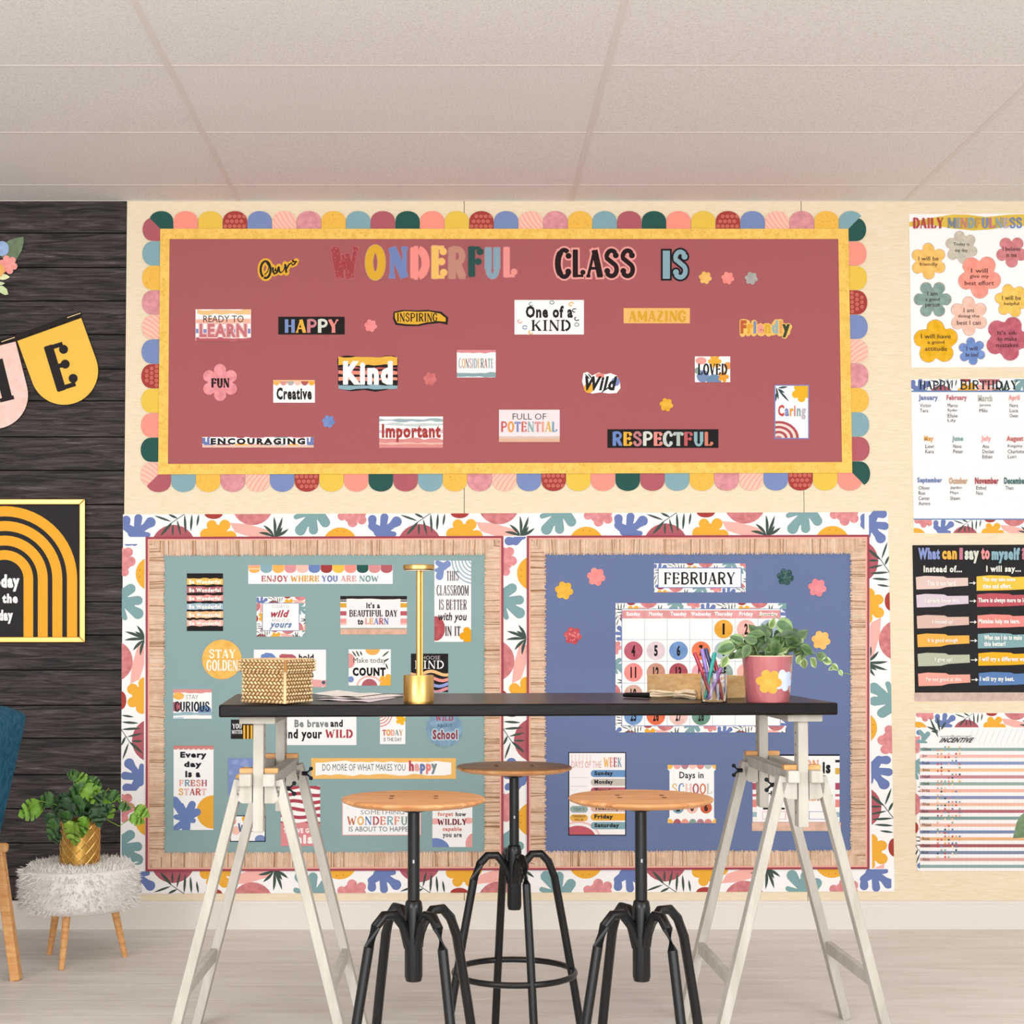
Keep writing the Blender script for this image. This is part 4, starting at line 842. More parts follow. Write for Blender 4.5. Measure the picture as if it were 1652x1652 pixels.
for y, h, c in ((1226, 4, '#23242A'), (1239, 10, '#DDB04A'), (1263, 11, '#B05468'), (1281, 4, '#C76A76'), (1290, 12, '#E58E86'), (1310, 8, '#9DB9C4')): pr.rect(1347.5, y, 1355, y+h, c); pr.rect(1213, y, 1221, y+h, c)
pr.rect(1231, 1303, 1241, 1306, '#222222'); pr.rect(1257, 1303, 1266, 1306, '#222222'); pr.rect(1329, 1302, 1341, 1305.5, '#222222')
pr.many([rectp(1305, 1309, 1342, 1309.8), rectp(1305, 1321, 1342, 1321.8), rectp(1305, 1309, 1305.8, 1321), rectp(1341, 1309, 1342, 1321)], '#7E90BE')
pr.many([rectp(1230, 1309, 1268, 1309.8), rectp(1230, 1321, 1268, 1321.8), rectp(1230, 1309, 1230.8, 1321), rectp(1267, 1309, 1268, 1321)], '#E9A9A6')
slab_poly(rectp(1213, 1326.5, 1356.5, 1340.5), BY-.0004, BY-.0014, mat('#DDB6A0', rough=.95, mott=.08), 'burlap_strip', t)
le = letters(pr); le.text('THE', 1230, 1228, 1252, 1236, '#33313A', bold=.045); le.text('SEASON', 1258, 1226, 1321, 1245, ['#E8A05A', '#86ABB5', '#B2606A', '#9AA5C8', '#E3B2A0', '#EFA06E'], font='D'); le.text('is', 1327, 1229, 1340, 1248, '#26282C', bold=.045)
le.text('THE', 1230, 1276, 1252, 1284, '#33313A', bold=.045); le.text('WEATHER', 1252, 1275, 1328, 1292, ['#E8A05A', '#86ABB5', '#B2606A', '#9AA5C8', '#E3B2A0', '#EFA06E', '#B98A96'], font='D'); le.text('is', 1333, 1278, 1343, 1293, '#26282C', bold=.045); done(t, pr, le)

# ------------------------------------------------------------------ posters on the cream panels, right
WY = 0.0
po = [(1466.5, 345.5), (1660, 344.5), (1664, 592), (1470.5, 593)]
t, pr = card('white DAILY MINDFULNESS poster with ten coloured flowers', 1466, 344, 1664, 593, 'white', Y=WY, poly=po, cat='poster', name='wall_poster')
pr.add([(1467, 358), (1500, 352), (1536, 346), (1560, 346), (1590, 350), (1630, 346), (1664, 345), (1664, 368), (1640, 362), (1600, 370), (1570, 372), (1530, 368), (1500, 362), (1467, 366)], '#E3C255')
fl_ = [(1498, 421.5, 29, 6, 'peach', 'I will be|friendly', .5), (1551, 399, 26, 6, '#C8C2B2', 'Today is|my day', .35), (1632, 406, 25, 5, '#D08086', 'I believe|in me', .3), (1580, 446, 35, 5, 'coral', 'I will|give my|best effort', .28), (1504.5, 483, 30, 6, '#86A099', 'I am|a good|person', .0), (1563, 510, 31, 6, '#F2C4B2', 'I am|doing the|best I can', .5), (1632, 485, 27, 6, '#F4C75F', 'I will be|helpful', .2), (1510, 552, 36, 5, '#E9B216', 'I will have|a good|attitude', .9), (1568, 566.5, 22, 6, '#7090CC', 'I will|be kind', .4), (1625, 546, 36, 5, '#BE6070', "It's ok|to make|mistakes", .1)]
le = letters(pr); le = Print(pr.Y-DZ*60)
for x, y, r, n, c, s_, rot in fl_:
    pf = Print(pr.Y-DZ*(8+3*fl_.index((x, y, r, n, c, s_, rot))), pr.box); pf.add(flower(x, y, r+1, n, rot, .42), '#C9A9A0'); pf.add(flower(x, y, r, n, rot, .42), c, mott=.07); pf.build('printed_flower', t)
    L_ = s_.split('|')
    for i, q in enumerate(L_): hw = 1.75*len(q)*r/30+1; yy = y+(i-(len(L_)-1)/2)*10-3; le.text(q, x-hw, yy, x+hw, yy+7, '#4A3A38', bold=0)
le.text('DAILY', 1473, 351, 1522, 368.5, ['#B5484E', '#B5484E', '#C45A50', '#B5484E', '#B5484E'], font='D'); le.text('MINDFULNESS', 1529, 351, 1649, 368, ['#7388A8', '#8FA0C0', '#C98A80', '#8FA9B8', '#C9A060', '#7D8FC0', '#C9788A', '#8FA9B8', '#B8A9C0', '#7388B8', '#7388B8'], font='D', k=.95); done(t, pr, le)
po = [(1470, 612), (1662, 610), (1664, 858), (1474.5, 861)]
t, pr = card('white HAPPY BIRTHDAY chart with months and handwritten first names', 1470, 610, 1663, 861, 'white', Y=WY, poly=po, cat='poster', name='wall_poster')
hstrip(pr, 1470, 611.5, 1662, 631, .6, 0); hstrip(pr, 1474.5, 838, 1663, 860, .62, 345, False); pr.rect(1470.5, 630, 1662, 632.5, '#6B8BB5'); pr.rect(1474, 836.5, 1663, 838.6, '#6B8BB5')
pr.many([rectp(1480, y, 1660, y+.4) for y in (675, 683, 691, 745, 753, 761, 806, 814, 822)], '#EDE6E8')
le = letters(pr); le.text('HAPPY', 1483, 614, 1536, 628.5, '#2F3A48', font='D', k=.8); le.text('BIRTHDAY', 1549, 613.5, 1642, 628.5, '#26333B', font='D', k=.8)
mo = [('January', 1482, 1513, 637, '#6E80B5', ['Victor', 'Tara']), ('February', 1527, 1560, 637, '#C4707A', ['Marco', 'Ryder', 'Elsie', 'Lily']), ('March', 1578, 1601, 637, '#B9BDB4', ['Jerome', 'Milo']), ('April', 1627, 1645, 637, '#EE9F98', ['Nora', 'Luca', 'Owen']),
      ('May', 1491, 1506, 703, '#E0A050', ['Levi', 'Kara']), ('June', 1536, 1554, 703, '#86A9B0', ['Nova', 'Peter']), ('July', 1583, 1599, 703, '#EFA9A6', ['Ana', 'Declan', 'Ethan']), ('August', 1624, 1651, 703, '#C9706E', ['Kingsley', 'Charlotte', 'Lori']),
      ('September', 1480, 1520, 770, '#7388B8', ['Oliver', 'Rue', 'Carter', 'Aurora']), ('October', 1531, 1561, 770, '#C9A080', ['Jayden', 'Maya', 'Shawn']), ('November', 1573, 1611, 770, '#A8454E', ['Ethel', 'Noa']), ('December', 1620, 1656, 770, '#4A7070', ['Theo'])]
for s_, a, b, y, c, nm in mo:
    le.text(s_, a, y, b, y+11, c, bold=.045)
    for i, q in enumerate(nm): le.text(q, a+2, y+14+i*8.3, a+2+2.6*len(q)+3, y+20+i*8.3, '#4A4A4C', bold=0)
done(t, pr, le)
po = [(1472, 879.5), (1664, 878.5), (1666, 1117), (1476, 1117.5)]
t, pr = card('black poster with torn coloured strips reading What can I say to myself', 1472, 878, 1666, 1117, '#2B2A2C', Y=WY, poly=po, cat='poster', name='wall_poster')
rows = [(931, '#E3C8C0', '#F0C84E', 'This is too hard.', 'This may take some|time and effort.'), (960, '#D9CBD6', '#BF5A64', 'I already know this.', 'There is always more to learn.'), (994, '#DDBBAE', '#F8918A', 'I messed up!', 'Mistakes help me learn.'), (1024, '#EDB254', '#86ABB0', 'It is good enough.', 'What can I do to make|this better?'), (1055, '#B9BFA9', '#EFB52E', 'I give up!', 'I will try a different way.'), (1087, '#F3A99A', '#5F84B8', "I'm not good at this.", 'I will try my best.')]
le = Print(pr.Y-DZ*60)
for i, (y, c1, c2, s1, s2) in enumerate(rows):
    x = 1477.5+i*.7; pa = Print(pr.Y-DZ*8, pr.box); pb = Print(pr.Y-DZ*8, pr.box); pa.add([(x, y), (x+15, y-2), (x+45, y-1), (x+50, y+1.5), (x+84, y+1), (x+84.5, y+14), (x+50, y+16), (x+38, y+19), (x+1, y+20)], c1)
    h = 22 if '|' in s2 else 19; pb.add([(x+98, y-1), (x+120, y-3), (x+150, y-2), (x+155, y), (x+190, y-1), (x+190, y+h-3), (x+150, y+h-1), (x+98, y+h)], c2); pa.build('torn_strip', t); pb.build('torn_strip', t)
    pr.add(rectp(x+86, y+9, x+94, y+10.2), '#F0EEEA'); pr.add([(x+93, y+6.6), (x+97, y+9.6), (x+93, y+12.6)], '#F0EEEA')
    hw = 2.4*len(s1)/2*1.15; le.text(s1, x+42-hw, y+5.5, x+42+hw, y+14, '#FFFAF4', bold=.02)
    L_ = s2.split('|')
    for j, q in enumerate(L_): l = min(88, 2.9*len(q)); le.text(q, x+100+(0 if len(L_) == 1 else 8), y+(4.5 if len(L_) == 1 else .5+j*10), x+100+l+(0 if len(L_) == 1 else 8), y+(14 if len(L_) == 1 else 8.5+j*10), '#FFFAF4', bold=.045)
X = 1481.5
for s_, a, b, c in (('What', 1481.5, 1516, '#8C9BD0'), ('can', 1520, 1543.5, '#EDB654'), ('I', 1548, 1553, '#C77F92'), ('say', 1556.5, 1579, '#D9DDD0'), ('to', 1583, 1596.5, '#F09A9A'), ('myself', 1600, 1645, '#8FB3BE'), ('?', 1648, 1655, '#C77F92')):
    desc = s_ in ('say', 'myself'); asc = s_ not in ('can', 'say')
    le.text(s_, a, 884 if asc else 888.5, b, 908.5 if desc else 902.5, c, bold=.10)
le.text('Instead of...', 1490, 912.5, 1552, 923.5, '#F2EEE8', bold=.045); le.text('I will say...', 1591, 912.5, 1647, 925.5, '#F2EEE8', bold=.045); done(t, pr, le)
slab_poly([(1475.5, 1117.5), (1666, 1117), (1666, 1130.5), (1475.5, 1131.5)], WY-.0004, WY-.0016, mat('#CDB3A8', rough=.95, mott=.07), 'burlap_strip', t)
po = [(1477, 1151), (1668, 1149.5), (1671, 1405), (1480, 1405)]
t, pr = card('white striped reward chart with small stickers and floral border at lower right', 1476, 1149, 1670, 1405, 'paper', Y=WY, poly=po, cat='poster', name='wall_poster')
hstrip(pr, 1477, 1150.5, 1669, 1173.5, .62, 345); vstrip(pr, 1477, 1173, 1484, 1405, .6, 30); 
for q in ((1514, 1190, 1500, 1158), (1516, 1180, 1512, 1156), (1518, 1178, 1526, 1164), (1515, 1180, 1495, 1172), (1514, 1182, 1502, 1179)): pr.add(lens(*q, 3.5), 'leaf')
for q in ((1484, 1180, 3, 1492, 1190, 4), (1497, 1184, 4, 1490, 1192, 4), (1482, 1196, 3, 1494, 1198, 2)): pr.add(capsule(*q), '#82A6A9')
pr.rect(1484, 1199, 1668, 1405, '#FBF6F6'); cs = ['#8FADA8', '#F2BFB8', '#8D9CC8', '#F0C49A', '#C98D96', '#96B0A6', '#F0B9A6', '#8D94BC', '#EDBFA4', '#B56E78', '#84A09E', '#EEBBA8', '#7F8EB4', '#E9B888', '#A86068', '#808EA8', '#D9A9A0', '#8FADA8', '#C98D96']
pr.many([rectp(1538+i*7, 1199, 1538.4+i*7, 1405) for i in range(18)], '#E6DEE2')
for i, c in enumerate(cs): y = 1206.5+i*11.1; pr.rect(1484, y, 1669, y+5, c)
pr.many([[(1560+i*9, 1199), (1560.6+i*9, 1199), (1570.6+i*9, 1175), (1570+i*9, 1175)] for i in range(11)], '#D3DAE6')
rr = random.Random(2); dc = ['#E8927E', '#86ABB5', '#EFB85A', '#2C5852', '#B2606A', '#F2BE9A', '#6E80B5', '#9FB59F', '#D24F46', '#F3D8B0']
groups = {c: [] for c in dc}
for r_ in range(33):
    for k in range(7):
        if rr.random() < .62: groups[rr.choice(dc)].append(circ(1513+k*5.9, 1205+r_*5.55, 1.7, 1.7, 6))
for c, g in groups.items(): pr.many(g, c)
le = letters(pr)
le.text('INCENTIVE', 1515, 1190, 1572, 1198, '#4A4A50', bold=.045, shear=.8); le.text('chart', 1516, 1186, 1570, 1189, '#8A8A90', bold=0, shear=.8)
for i in range(17):
    q = ['Olive', 'Jo', 'Ruth', 'Amos', 'Nell', 'Hank', 'Iris', 'Theo', 'Wren', 'Ike', 'Lou', 'Mabel', 'June', 'Rosa', 'Dean', 'Kit', 'Vera'][i]; le.text(q, 1488, 1208+i*11.1-2, 1488+2.2*len(q)+3, 1213+i*11.1-2, '#5E5A60', bold=0)
done(t, pr, le)

# ------------------------------------------------------------------ dark wall: framed rainbow print, bunting, paper flowers
GOLDF = mat('#D9A860', rough=.35, metal=.85, spec=.5, k=1.1)
t = thing('framed_print', 'gold framed black print with golden rainbow arch reading today is the day', 'framed picture', at(7, 1037, 0))
X0, X1, Y0_, Y1_ = -121, 137, 805, 1036.5
slab_poly(rectp(X0+4, Y0_+4, X1-4, Y1_-4), -.0005, -.012, mat('#2D2B2D', rough=.6), 'print', t)
for q in ([(X0, Y0_), (X1, Y0_), (X1-9, Y0_+9), (X0+9, Y0_+9)], [(X1, Y0_), (X1, Y1_), (X1-9, Y1_-9), (X1-9, Y0_+9)], [(X1, Y1_), (X0, Y1_), (X0+9, Y1_-9), (X1-9, Y1_-9)], [(X0, Y1_), (X0, Y0_), (X0+9, Y0_+9), (X0+9, Y1_-9)]):
    slab_poly(q, -.001, -.024, GOLDF, 'frame_rail', t, bevel=.0025)
pr = Print(-.0121, (X0+9, Y0_+9, X1-9, Y1_-9))
for r0, r1 in ((101, 117.5), (77.5, 93.5), (54, 70), (31, 46.5)):
    m_ = (r0+r1)/2; pb = Print(-.0121, pr.box); pts = [(7-m_, 1030)]+[(7-m_*math.cos(R(a)), 934-m_*math.sin(R(a))) for a in range(0, 181, 6)]+[(7+m_, 1030)]
    pb.add(ribbon(pts, r1-r0), '#F0AE38'); pb.build('rainbow_band', t)
le = letters(pr); le.text('today', -18, 927, 31, 954, 'white', font=None, bold=.10); le.text('is the', -14, 958, 28.5, 973, 'white', bold=.10); le.text('day', -2, 984, 20.5, 1006, 'white', bold=.10); done(t, pr, le)

def pennant(top0, top1, c, ch, label, cbox, rot, L, mott=0):
    ux, uy = top1[0]-top0[0], top1[1]-top0[1]; wd = math.hypot(ux, uy); ux /= wd; uy /= wd; nx, ny = -uy, ux
    T = lambda a, b: (top0[0]+ux*a+nx*b, top0[1]+uy*a+ny*b)
    def sh_(e): return [T(-e, -e), T(wd+e, -e)]+[T(wd/2+(wd/2+e)*math.cos(R(a)), L+(wd/2+e)*math.sin(R(a))) for a in range(0, 181, 8)]
    t = thing('pennant', label, 'pennant', at(*T(wd/2, 0), -.004), 'lettered pennants of the bunting')
    slab_poly(sh_(1.3), -.0035, -.0048, mat('#3A302A'), 'dark_edge', t); slab_poly(sh_(0), -.0048, -.0060, mat(c, mott=mott), 'card', t)
    pr = Print(-.0061); pr.text(ch, *cbox, '#2E2A2B', font='D', rot=rot, k=1.1); pr.build('lettering', t)
    return T, wd
pennant((28, 550), (131, 513), '#F3C455', 'E', 'golden yellow rounded pennant with letter E, end of bunting', (80, 552, 117, 630), 17, 71)
pennant((-81, 578), (25, 551), '#F9CDC3', 'M', 'pale pink rounded pennant with black letter, left of the E', (-62, 584, 16, 655), 14, 75, .05)
mb = MB(); ps = [at(-140, 592, -.008), at(-81, 575, -.008), at(25, 547, -.008), at(78, 528, -.008), at(131, 508, -.008)]
for a, b in zip(ps[:-1], ps[1:]): mb.bar(a+Vector((0, 0, .006)), b+Vector((0, 0, .006)), .0022, .017, mat('#2C2726'), side=(0, 1, 0))
for q in (ps[4], ps[2]): mb.tube([q+Vector((-.05, -.003, -.011)), q+Vector((-.025, -.003, -.002)), q+Vector((-.002, -.003, 0.006))], .0018, mat('#E6C9A0'))
tag(mb.build('bunting_cord', origin=ps[4]), 'dark flat ribbon carrying the bunting pennants', 'ribbon')
def leafcut(poly, c, Y, label, cat='paper leaf', group='paper leaves and flowers on the dark wall', dots=None):
    xs_ = [p[0] for p in poly]; ys_ = [p[1] for p in poly]
    return tag(slab_poly(poly, Y, Y-.0012, mat(c, mott=.08), 'paper_'+cat.split()[1], origin=at(sum(xs_)/len(xs_), max(ys_), Y)), label, cat, group)
leafcut([(4, 396), (14, 388), (24, 384), (38, 382), (38.5, 390), (35, 404), (29, 415), (26, 419), (10, 420), (0, 412)], '#6F8265', -.004, 'large sage green paper leaf behind the paper blooms')
leafcut(circ(3, 401, 11.5, 12), '#9DB7E0', -.0055, 'round pale blue paper bloom over the green leaf', 'paper flower')
leafcut(lens(-8, 446, 16, 447, 10), '#E9EBB8', -.0055, 'pale yellow green paper leaf just under the coral flower')
leafcut(lens(-10, 458, 8, 457, 6), '#D5E0B9', -.0055, 'smallest pale green paper leaf, between two others')
leafcut([(-8, 462), (4, 461), (11, 466), (13.5, 475), (8, 476), (-4, 470)], '#CFE0AA', -.0055, 'lowest pale green rounded paper leaf')
leafcut(flower(13, 427, 15.5, 6, .25, .34), '#FB9F97', -.007, 'coral pink paper flower on the dark wall', 'paper flower')
leafcut(flower(-3, 436, 11, 6, .2, .3), '#F8B765', -.0085, 'orange yellow paper flower at the left photo edge', 'paper flower')
# ------------------------------------------------------------------ table: dark slab on two white trestles
ZT = .90
A = on_z(353, 1137.3, ZT); B = on_z(1352, 1133.8, ZT); ax = (B-A); LEN = ax.length; ax.normalize(); az = Vector((0, 0, 1)); ay = az.cross(ax)
def sp(u, v, z=ZT): q = A+ax*u+ay*v; return Vector((q.x, q.y, z))
def px2(px, d): return (px-CX)/F*d                       # lateral metres of a pixel column at distance d
BLACKW = grain('black_stained_wood', ['#080606', '#100C0C', '#241C1B'], 9, (1, 9, 9), rough=.3, bump=.12, detail=8, lo=.3, hi=.75, spec=.14)
tb = thing('worktop', 'long black stained wooden table top lying on two white trestles', 'table top', sp(LEN/2, .3, ZT-.031))
mb = MB(); c8 = [sp(0, 0, ZT-.030), sp(LEN, 0, ZT-.030), sp(LEN, .6, ZT-.030), sp(0, .6, ZT-.030), sp(0, 0), sp(LEN, 0), sp(LEN, .6), sp(0, .6)]
mb.mesh(c8, [(0, 3, 2, 1), (4, 5, 6, 7), (0, 1, 5, 4), (1, 2, 6, 5), (2, 3, 7, 6), (3, 0, 4, 7)], BLACKW)
mb.build('slab', tb, bevel=.004)
WHW = grain('white_painted_wood', ['#B9B4AA', '#C5C1B7', '#D0CCC3'], 7, (4, 4, .6), rough=.55, bump=.1, detail=5)
WOODB = grain('beech_block', ['#C9894F', '#DFA468', '#EDBD86'], 12, (1, 6, 6), rough=.5, bump=.05)
def wing_nut(p, d, parent):
    m = mat('#23262C', rough=.45, metal=.4); mb = MB(); p = Vector(p); d = Vector(d)
    mb.tube([p, p+d*.014], .006, m, 10); 
    for s_ in (-1, 1): mb.bar(p+d*.011, p+d*.026+az*.014*s_, .009, .004, m, side=(0, 1, 0)); mb.tube([p+d*.024+az*.013*s_-Vector((0, .002, 0)), p+d*.024+az*.013*s_+Vector((0, .002, 0))], .0055, m, 10)
    mb.build('wing_nut', parent, smooth=40)
def trestle(label, fx, fy, bx, by, inner):
    t = thing('trestle', label, 'trestle', (fx*.5+bx*.5, (fy+by)*.5, 0), 'white trestles under the table top')
    f = Vector((fx, fy, 0)); b = Vector((bx, by, 0)); a = (b-f).normalized(); l = Vector((a.y, -a.x, 0))      # l points right
    def part(name, fn, bevel=.0025):
        mb = MB(); fn(mb); return mb.build(name, t, bevel=bevel)
    Z = lambda p, z: Vector((p.x, p.y, z))
    part('top_rail', lambda m: m.bar(Z(f-a*.045, .860), Z(b+a*.045, .860), .088, .018, WHW, side=l))
    for p in (f, b):
        def post(m, p=p):
            m.bar(Z(p, .585), Z(p, .851), .026, .044, WHW, side=l)
        po_ = part('post', post)
        mb = MB()
        for z in (.62, .79, .82, .765): mb.tube([Z(p-l*.0134+a*.004, z), Z(p-l*.0125+a*.004, z)], .0035, mat('#8C6A50'), 8); mb.tube([Z(p+l*.0134+a*.004, z), Z(p+l*.0125+a*.004, z)], .0035, mat('#8C6A50'), 8)
        tag(mb.build('screw_hole', po_), kind='stuff')
        for s_ in (-1, 1):
            part('wood_block', lambda m: m.box((0, 0, 0), (0, 0, 0), WOODB) if False else m.bar(Z(p+l*s_*.0135, .7345), Z(p+l*s_*.047, .7345), .012, .026, WOODB, side=az), .0012)
            def gus(m, p=p, s_=s_):
                e = -1 if p is f else 1
                o_ = p+a*e*.0; pts = [(.015, .700), (.015, .655), (.040, .655), (.050, .662), (.054, .675), (.056, .700)]
                fr_ = [Z(o_+l*s_*x-a*.02, z) for x, z in pts]; bk = [Z(o_+l*s_*x+a*.02, z) for x, z in pts]; m.prism(fr_, bk, WHW)
            part('gusset', gus, .002)
            part('leg', lambda m: m.bar(Z(p+l*s_*.048, .712), Z(p+l*s_*.228, 0), .024, .040, WHW, side=l))
    for s_ in (-1, 1):
        part('side_rail', lambda m: m.bar(Z(f+l*s_*.029-a*.045, .7135), Z(b+l*s_*.029+a*.045, .7135), .030, .030, WHW, side=l))
        part('stretcher', lambda m: m.bar(Z(f+l*s_*.178, .20), Z(b+l*s_*.178, .20), .018, .032, WHW, side=l))
    for p in (f+a*.02, b-a*.02): wing_nut(Z(p+l*inner*.060, .688), l*inner, t)
    return t
d1, d2 = 3.98, 4.45
ylf = sp(.09, .09).y; ylb = sp(.09, .53).y; yrf = sp(LEN-.09, .09).y; yrb = sp(LEN-.09, .53).y
trestle('white wooden trestle under the left end of the black table top', px2(420, ylf+DIST), ylf, px2(455, ylb+DIST), ylb, 1)
trestle('white wooden trestle under the right end of the black table top', px2(1290, yrf+DIST), yrf, px2(1227, yrb+DIST), yrb, -1)

# ------------------------------------------------------------------ stools
SEATW = grain('pine_seat', ['#9F6238', '#C08450', '#CC9462', '#D9A87C'], 4.5, (1.0, 13, 1), rough=.4, bump=.05, detail=5, lo=.3, hi=.7, dist=.6, spec=.4)
BLK = mat('#17181A', rough=.32, metal=.3, spec=.5)
def make_stool(x, y, zs, rz, label):
    t = thing('stool', label, 'stool', (x, y, 0), 'round wooden stools with black pedestals')
    c = (x, y, 0)
    mb = MB(); mb.lathe(c, [(0, zs-.017), (.105, zs-.017), (.134, zs-.0135), (.148, zs-.008), (.150, zs-.005), (.149, zs-.0025), (.146, zs-.0005), (.14, zs), (0, zs)], SEATW, 64)
    seat = mb.build('seat', t, smooth=35)
    for sx in (-1, 1):
        for sy in (-1, 1):
            mb = MB(); mb.lathe((x+sx*.046, y+sy*.022, 0), [(.0052, zs-.003), (.0052, zs+.0006), (0, zs+.0006)], mat('#3C2A1E', rough=.5), 12); mb.build('screw', seat)
    mb = MB(); mb.lathe(c, [(0, zs-.028), (.020, zs-.030), (.030, zs-.026), (.036, zs-.020), (.036, zs-.0172), (0, zs-.0172)], BLK, 32); mb.build('mounting_plate', t, smooth=50)
    mb = MB(); mb.lathe(c, [(.0125, zs-.24), (.0125, zs-.027)], BLK, 24); mb.lathe((x, y-.0115, 0), [(.003, zs-.134), (.003, zs-.127), (0, zs-.127)], mat('#B9B9BC', metal=1, rough=.3), 8); mb.build('pole', t, smooth=50)
    mb = MB(); mb.lathe(c, [(.016, .36), (.0185, .37), (.0185, .51), (.0165, .522), (.0126, .526)], BLK, 24); mb.build('hub', t, smooth=50)
    for k in range(4):
        a = rz+k*math.pi/2; dx, dy = math.cos(a), math.sin(a); prof = [(.012, .43), (.025, .475), (.047, .500), (.072, .500), (.092, .480), (.108, .44), (.135, .30), (.162, .15), (.185, .012)]
        mb = MB(); mb.tube([(x+dx*r, y+dy*r, z) for r, z in prof], .0105, BLK, 10); lg = mb.build('leg', t, smooth=50)
        mb = MB(); mb.lathe((x+dx*.186, y+dy*.186, 0), [(0, 0), (.015, 0), (.015, .012), (.011, .018), (0, .018)], mat('#0E0E0F', rough=.7), 12); mb.build('rubber_foot', lg, smooth=40)
    mb = MB(); mb.tube([(x+.155*math.cos(q*math.pi/20), y+.155*math.sin(q*math.pi/20), .20) for q in range(41)], .008, BLK, 8, cap=False); mb.build('foot_ring', t, smooth=60)
    return t
make_stool(px2(668, 3.363), 3.363-DIST, .7365, .6, 'nearest round wooden stool in front of the green board, at front left')
make_stool(px2(1032, 3.363), 3.363-DIST, .738, .5, 'round wooden stool with strong grain in front of the blue board, at front right')
make_stool(px2(829, 4.19), 4.19-DIST, .728, .25, 'round wooden stool farther back under the table middle')

# ------------------------------------------------------------------ things on the table
STRAW = mat('#EED2A6', rough=.85, mott=.12, bump=.3, bscale=300); STRAWD = mat('#8F683B', rough=.9); STRAW2 = mat('#E5C292', rough=.85, mott=.12)
cn = Vector((px2(460, 3.90), 3.90-DIST, ZT)); ph = R(30); ea = Vector((-math.cos(ph), math.sin(ph), 0)); eb = Vector((math.sin(ph), math.cos(ph), 0)); LA, LB = .129, .115
bk = thing('basket', 'woven straw basket with lid on the left end of the table', 'basket', cn+ea*LA/2+eb*LB/2)
def woven(name, base, la, lb, z0, z1, nx, nz, ins, top=False):
    mb = MB(); q = [base, base+eb*lb, base+eb*lb+ea*la, base+ea*la]; q = [Vector((p.x, p.y, 0)) for p in q]
    cc = sum(q, Vector())/4; qi = [p+(cc-p).normalized()*.003 for p in q]
    mb.mesh([p+az*z0 for p in qi]+[p+az*z1 for p in qi], [(0, 1, 2, 3), (4, 7, 6, 5), (0, 4, 5, 1), (1, 5, 6, 2), (2, 6, 7, 3), (3, 7, 4, 0)], STRAWD)
    o = mb.build(name, bk); mb = MB(); rr = random.Random(len(name)+nx)
    for i in range(4):
        a, b = q[i], q[(i+1) % 4]; e = (b-a); L_ = e.length; e.normalize(); n_ = Vector((e.y, -e.x, 0)); n_ = n_ if n_.dot((a+b)/2-cc) > 0 else -n_
        cnx = max(3, round(nx*L_/la)); 
        for r_ in range(nz):
            for k in range(cnx+1):
                u = (k+(.5 if r_ % 2 else 0))/cnx*L_
                w_ = L_/cnx*.46; u = min(max(u, w_*.6), L_-w_*.6)
                z = z0+(r_+.5)/nz*(z1-z0); h_ = (z1-z0)/nz*.58; tl = .45*h_*(1 if r_ % 2 else -1); z = min(max(z, z0+h_*.5), z1-h_*.4)
                p = a+e*u+az*z+n_*rr.uniform(-.0006, .0006)
                P_ = [p-e*w_+az*tl, p+az*h_*.8, p+e*w_-az*tl, p-az*h_*.8, p+n_*.0042, p-n_*.002]
                mb.mesh(P_, [(0, 3, 4), (3, 2, 4), (2, 1, 4), (1, 0, 4), (0, 1, 5), (1, 2, 5), (2, 3, 5), (3, 0, 5)], STRAW if rr.random() < .7 else STRAW2)
    if top:
        for i in range(14):
            for j in range(12):
                p = q[0]+(q[3]-q[0])*((i+.5)/14)+(q[1]-q[0])*((j+.5)/12)+az*z1; w_ = .0065
                mb.mesh([p-ea*w_, p+eb*w_*.8, p+ea*w_, p-eb*w_*.8, p+az*.0025], [(0, 3, 4), (3, 2, 4), (2, 1, 4), (1, 0, 4)], STRAW2)
    tag(mb.build('weave', o, smooth=60), kind='stuff')
woven('body', cn, LA, LB, ZT+.002, ZT+.082, 11, 9, 0)
woven('lid', cn-ea*.006-eb*.006, LA+.012, LB+.012, ZT+.079, ZT+.108, 12, 4, 0, True)
mb = MB(); mb.tube([cn-(ea+eb)*.004+az*z for z in (.003, .03, .06, .08)], .0035, STRAW2, 8); mb.tube([cn-(ea+eb)*.009+az*z for z in (.079, .095, .108)], .004, mat('#A87845'), 8); mb.build('corner_braid', bk, smooth=60)

GOLD = mat('#DDB069', rough=.33, metal=1.0, k=1.0)
lx, ly = px2(675.5, 3.97), 3.97-DIST
lp = thing('table_lamp', 'slim gold table lamp with flat disc head near table centre left', 'lamp', (lx, ly, ZT))
mb = MB(); mb.lathe((lx, ly, ZT), [(0, 0), (.036, 0), (.0365, .003), (.0365, .004), (.0375, .005), (.0375, .067), (.036, .0695), (.010, .070), (0, .070)], GOLD, 48); mb.build('base', lp, smooth=35)
mb = MB(); mb.lathe((lx, ly, ZT), [(.0062, .070), (.0062, .327)], GOLD, 20); mb.lathe((lx+.0085, ly, ZT), [(.0024, .070), (.0024, .327)], GOLD, 12); mb.build('pole', lp, smooth=50)
mb = MB(); mb.lathe((lx, ly, ZT), [(0, .327), (.036, .327), (.0385, .3295), (.0385, .338), (.0365, .3405), (0, .3412)], GOLD, 48); sh_ = mb.build('disc_head', lp, smooth=35)
mb = MB(); mb.lathe((lx, ly, ZT), [(.034, .3255), (.034, .3268), (0, .3268), (0, .3255)], mat('#F6F0E4', rough=.4), 40); mb.build('diffuser', sh_, smooth=40)

